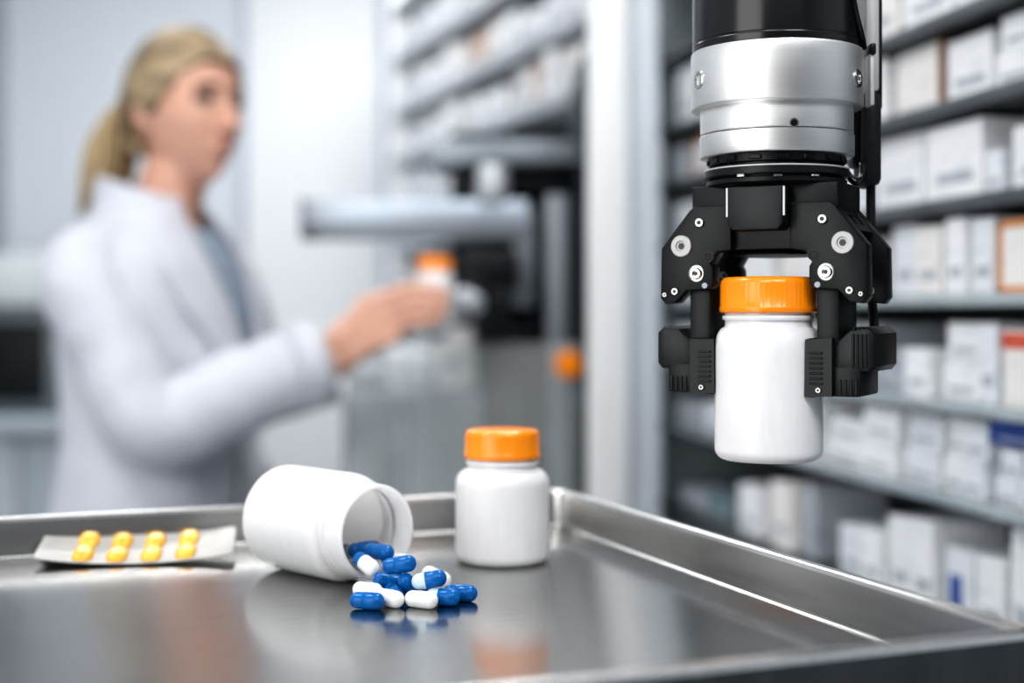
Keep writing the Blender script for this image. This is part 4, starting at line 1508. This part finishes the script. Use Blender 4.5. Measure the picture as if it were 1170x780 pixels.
# coat: open front sheet lofted over rings (z, centre x, half depth, half width)
rg = [(1.372, -.014, .058, .060), (1.352, -.010, .066, .082), (1.325, -.006, .080, .128), (1.295, .0, .096, .164), (1.26, .006, .110, .182), (1.20, .014, .124, .188), (1.13, .018, .132, .182),
      (1.06, .012, .126, .168), (1.0, .006, .120, .162), (.92, .004, .126, .172), (.82, .004, .138, .192), (.70, .004, .146, .204), (.58, .004, .150, .212), (.50, .004, .152, .216)]


def coat_pt(z, th, off=0.0):
    for (a, b_) in zip(rg[:-1], rg[1:]):
        if b_[0] <= z <= a[0]:
            t = (a[0] - z) / (a[0] - b_[0])
            cx, hd_, hw_ = [a[i] + (b_[i] - a[i]) * t for i in (1, 2, 3)]
            break
    else:
        cx, hd_, hw_ = rg[0][1:] if z > rg[0][0] else rg[-1][1:]
    c_, s_ = math.cos(th), math.sin(th)
    p_ = 2.4
    r_ = (abs(c_) ** p_ + abs(s_) ** p_) ** (-1 / p_)
    fold = 1 + .012 * math.sin(7 * th + 14 * z) * (1 if z < 1.2 else .4)
    return Vector((cx + (hd_ + off) * r_ * c_ * fold, (hw_ + off) * r_ * s_ * fold, z))


def vop(z):
    """half angle of the open front"""
    if z > 1.04:
        return .03 + .40 * min(1, ((z - 1.04) / .30)) ** .9
    return .03


def sheet(name, zs, t0, t1, off, m, thick=.005, n=56, parent=woman):
    b = NB(); g = []
    for z in zs:
        a0, a1 = t0(z), t1(z)
        g.append([b.verts.new(coat_pt(z, a0 + (a1 - a0) * i / n, off)) for i in range(n + 1)])
    for A, B in zip(g[:-1], g[1:]):
        for i in range(n):
            b.faces.new((A[i], A[i + 1], B[i + 1], B[i]))
    o = obj(name, b, m, parent, 60)
    s_ = o.modifiers.new('t', 'SOLIDIFY'); s_.thickness = thick; s_.offset = 0
    return o


zs = [1.372 - .014 * i for i in range(0, 63)]
coat = sheet('lab_coat', zs, lambda z: vop(z), lambda z: 2 * PI - vop(z), .004, M['coat'], n=72)
for sg in (-1, 1):
    zl = [1.37 - .014 * i for i in range(0, 24)]
    if sg < 0:
        sheet('lapel', zl, lambda z: 2 * PI - vop(z) - (.05 + .42 * max(0, min(1, (z - 1.05) / .16))), lambda z: 2 * PI - vop(z) + .02, .013, M['coat'], .005, 12, coat)
    else:
        sheet('lapel', zl, lambda z: vop(z) - .02, lambda z: vop(z) + (.05 + .42 * max(0, min(1, (z - 1.05) / .16))), .013, M['coat'], .005, 12, coat)
# collar standing round the nape
b = NB(); g = []
n = 36
for j, (dz, ro) in enumerate(((0, .008), (.022, .006), (.046, .004), (.050, .009), (.030, .012), (-.004, .016), (-.022, .020))):
    row = []
    for i in range(n + 1):
        th = .62 + (2 * PI - 1.24) * i / n
        back = .5 - .5 * math.cos(th)
        p_ = coat_pt(1.362, th, ro)
        p_.z += dz * (.45 + .55 * back) - .02 * (1 - back)
        row.append(b.verts.new(p_))
    g.append(row)
for A, B in zip(g[:-1], g[1:]):
    for i in range(n):
        b.faces.new((A[i], A[i + 1], B[i + 1], B[i]))
o = obj('collar', b, M['coat'], coat, 60)
s_ = o.modifiers.new('t', 'SOLIDIFY'); s_.thickness = .004; s_.offset = 0
# sleeves
for sy in (-1, 1):
    b = NB()
    S, E, Wp = SHL[sy], ELB[sy], WRI[sy]
    end = E.lerp(Wp, .97)
    inn = Vector((.0, sy * .10, 1.275))
    path = spline([inn, S + Vector((0, -sy * .01, .0)), S.lerp(E, .5), E + (E - S).normalized() * .004, E.lerp(end, .5), end], 6)
    rr = [.060 + .008 * math.sin(i * PI / 30) for i in range(31)]
    for i in range(31):
        base = [.062, .066, .064, .060, .062, .060][min(5, i // 6)]
        nxt = [.066, .064, .060, .062, .060, .060][min(5, i // 6)]
        t = (i % 6) / 6
        rr[i] = base + (nxt - base) * t + .0022 * math.sin(i * 1.9)
    tube(b, path, rr, 28, closed_ends=False, round_ends=False)
    sl = obj('sleeve', b, M['coat'], coat, 60)
    s_ = sl.modifiers.new('t', 'SOLIDIFY'); s_.thickness = .005; s_.offset = -1
    b = NB()
    dv = (end - E).normalized()
    tube(b, [end - dv * .045, end + dv * .004], [.0615, .0615], 28, closed_ends=False, round_ends=False)
    cf = obj('cuff', b, M['coat'], sl, 60)
    s_ = cf.modifiers.new('t', 'SOLIDIFY'); s_.thickness = .004; s_.offset = 0
# pocket
b = NB(); g = []
for i in range(7):
    g.append([b.verts.new(coat_pt(.90 - .02 * j, 2 * PI - (.55 + .11 * i), .012)) for j in range(8)])
for A, B in zip(g[:-1], g[1:]):
    for j in range(7):
        b.faces.new((A[j], A[j + 1], B[j + 1], B[j]))
o = obj('pocket', b, M['coat'], coat, 60); s_ = o.modifiers.new('t', 'SOLIDIFY'); s_.thickness = .004; s_.offset = 0
# blouse under the coat
sheet('blouse', [1.325 - .014 * i for i in range(0, 34)], lambda z: -1.3, lambda z: 1.3, -.004, M['shirt'], .004, 30)
# trousers and shoes
b = NB()
for sy in (-1, 1):
    tube(b, [(.0, sy * .075, .90), (.01, sy * .085, .50), (.0, sy * .085, .28), (-.006, sy * .085, .075)], [.095, .072, .066, .058], 18)
obj('trousers', b, M['trousers'], woman, 60)
for sy in (-1, 1):
    b = NB()
    tube(b, [(-.035, sy * .085, .050), (.04, sy * .088, .048), (.10, sy * .093, .040), (.165, sy * .097, .034)], [.046, .047, .044, .033], 16, flat=.95)
    for v in b.verts:
        v.co.z = max(v.co.z, .003)
    obj('shoe', b, M['shoe'], woman, 60)

# ------------------------------------------------------------------ world, camera
w = D.worlds.new('world'); bpy.context.scene.world = w
w.use_nodes = True
wn, wl_ = w.node_tree.nodes, w.node_tree.links
bg = wn['Background']
tc = wn.new('ShaderNodeTexCoord'); sp = wn.new('ShaderNodeSeparateXYZ'); rp = wn.new('ShaderNodeValToRGB')
wl_.new(tc.outputs['Generated'], sp.inputs['Vector']); wl_.new(sp.outputs['Z'], rp.inputs['Fac'])
rp.color_ramp.elements[0].position = 0.1; rp.color_ramp.elements[0].color = (.10, .105, .115, 1)
rp.color_ramp.elements[1].position = .7; rp.color_ramp.elements[1].color = (.80, .84, .90, 1)
wl_.new(rp.outputs['Color'], bg.inputs['Color'])
bg.inputs['Strength'].default_value = .9

cam = D.cameras.new('camera')
co = D.objects.new('camera', cam); COL.objects.link(co)
co.location = (0, 0, CZ); co.rotation_euler = (PI / 2, 0, 0)
cam.sensor_width = 36; cam.lens = 36 * F / 1170
cam.shift_y = -35 / 1170
cam.clip_start = .02
cam.dof.use_dof = True
cam.dof.focus_distance = .752
cam.dof.aperture_fstop = 3.0
sc = bpy.context.scene
sc.camera = co
sc.view_settings.view_transform = 'Standard'
sc.view_settings.look = 'Medium High Contrast'
sc.view_settings.exposure = 0.10
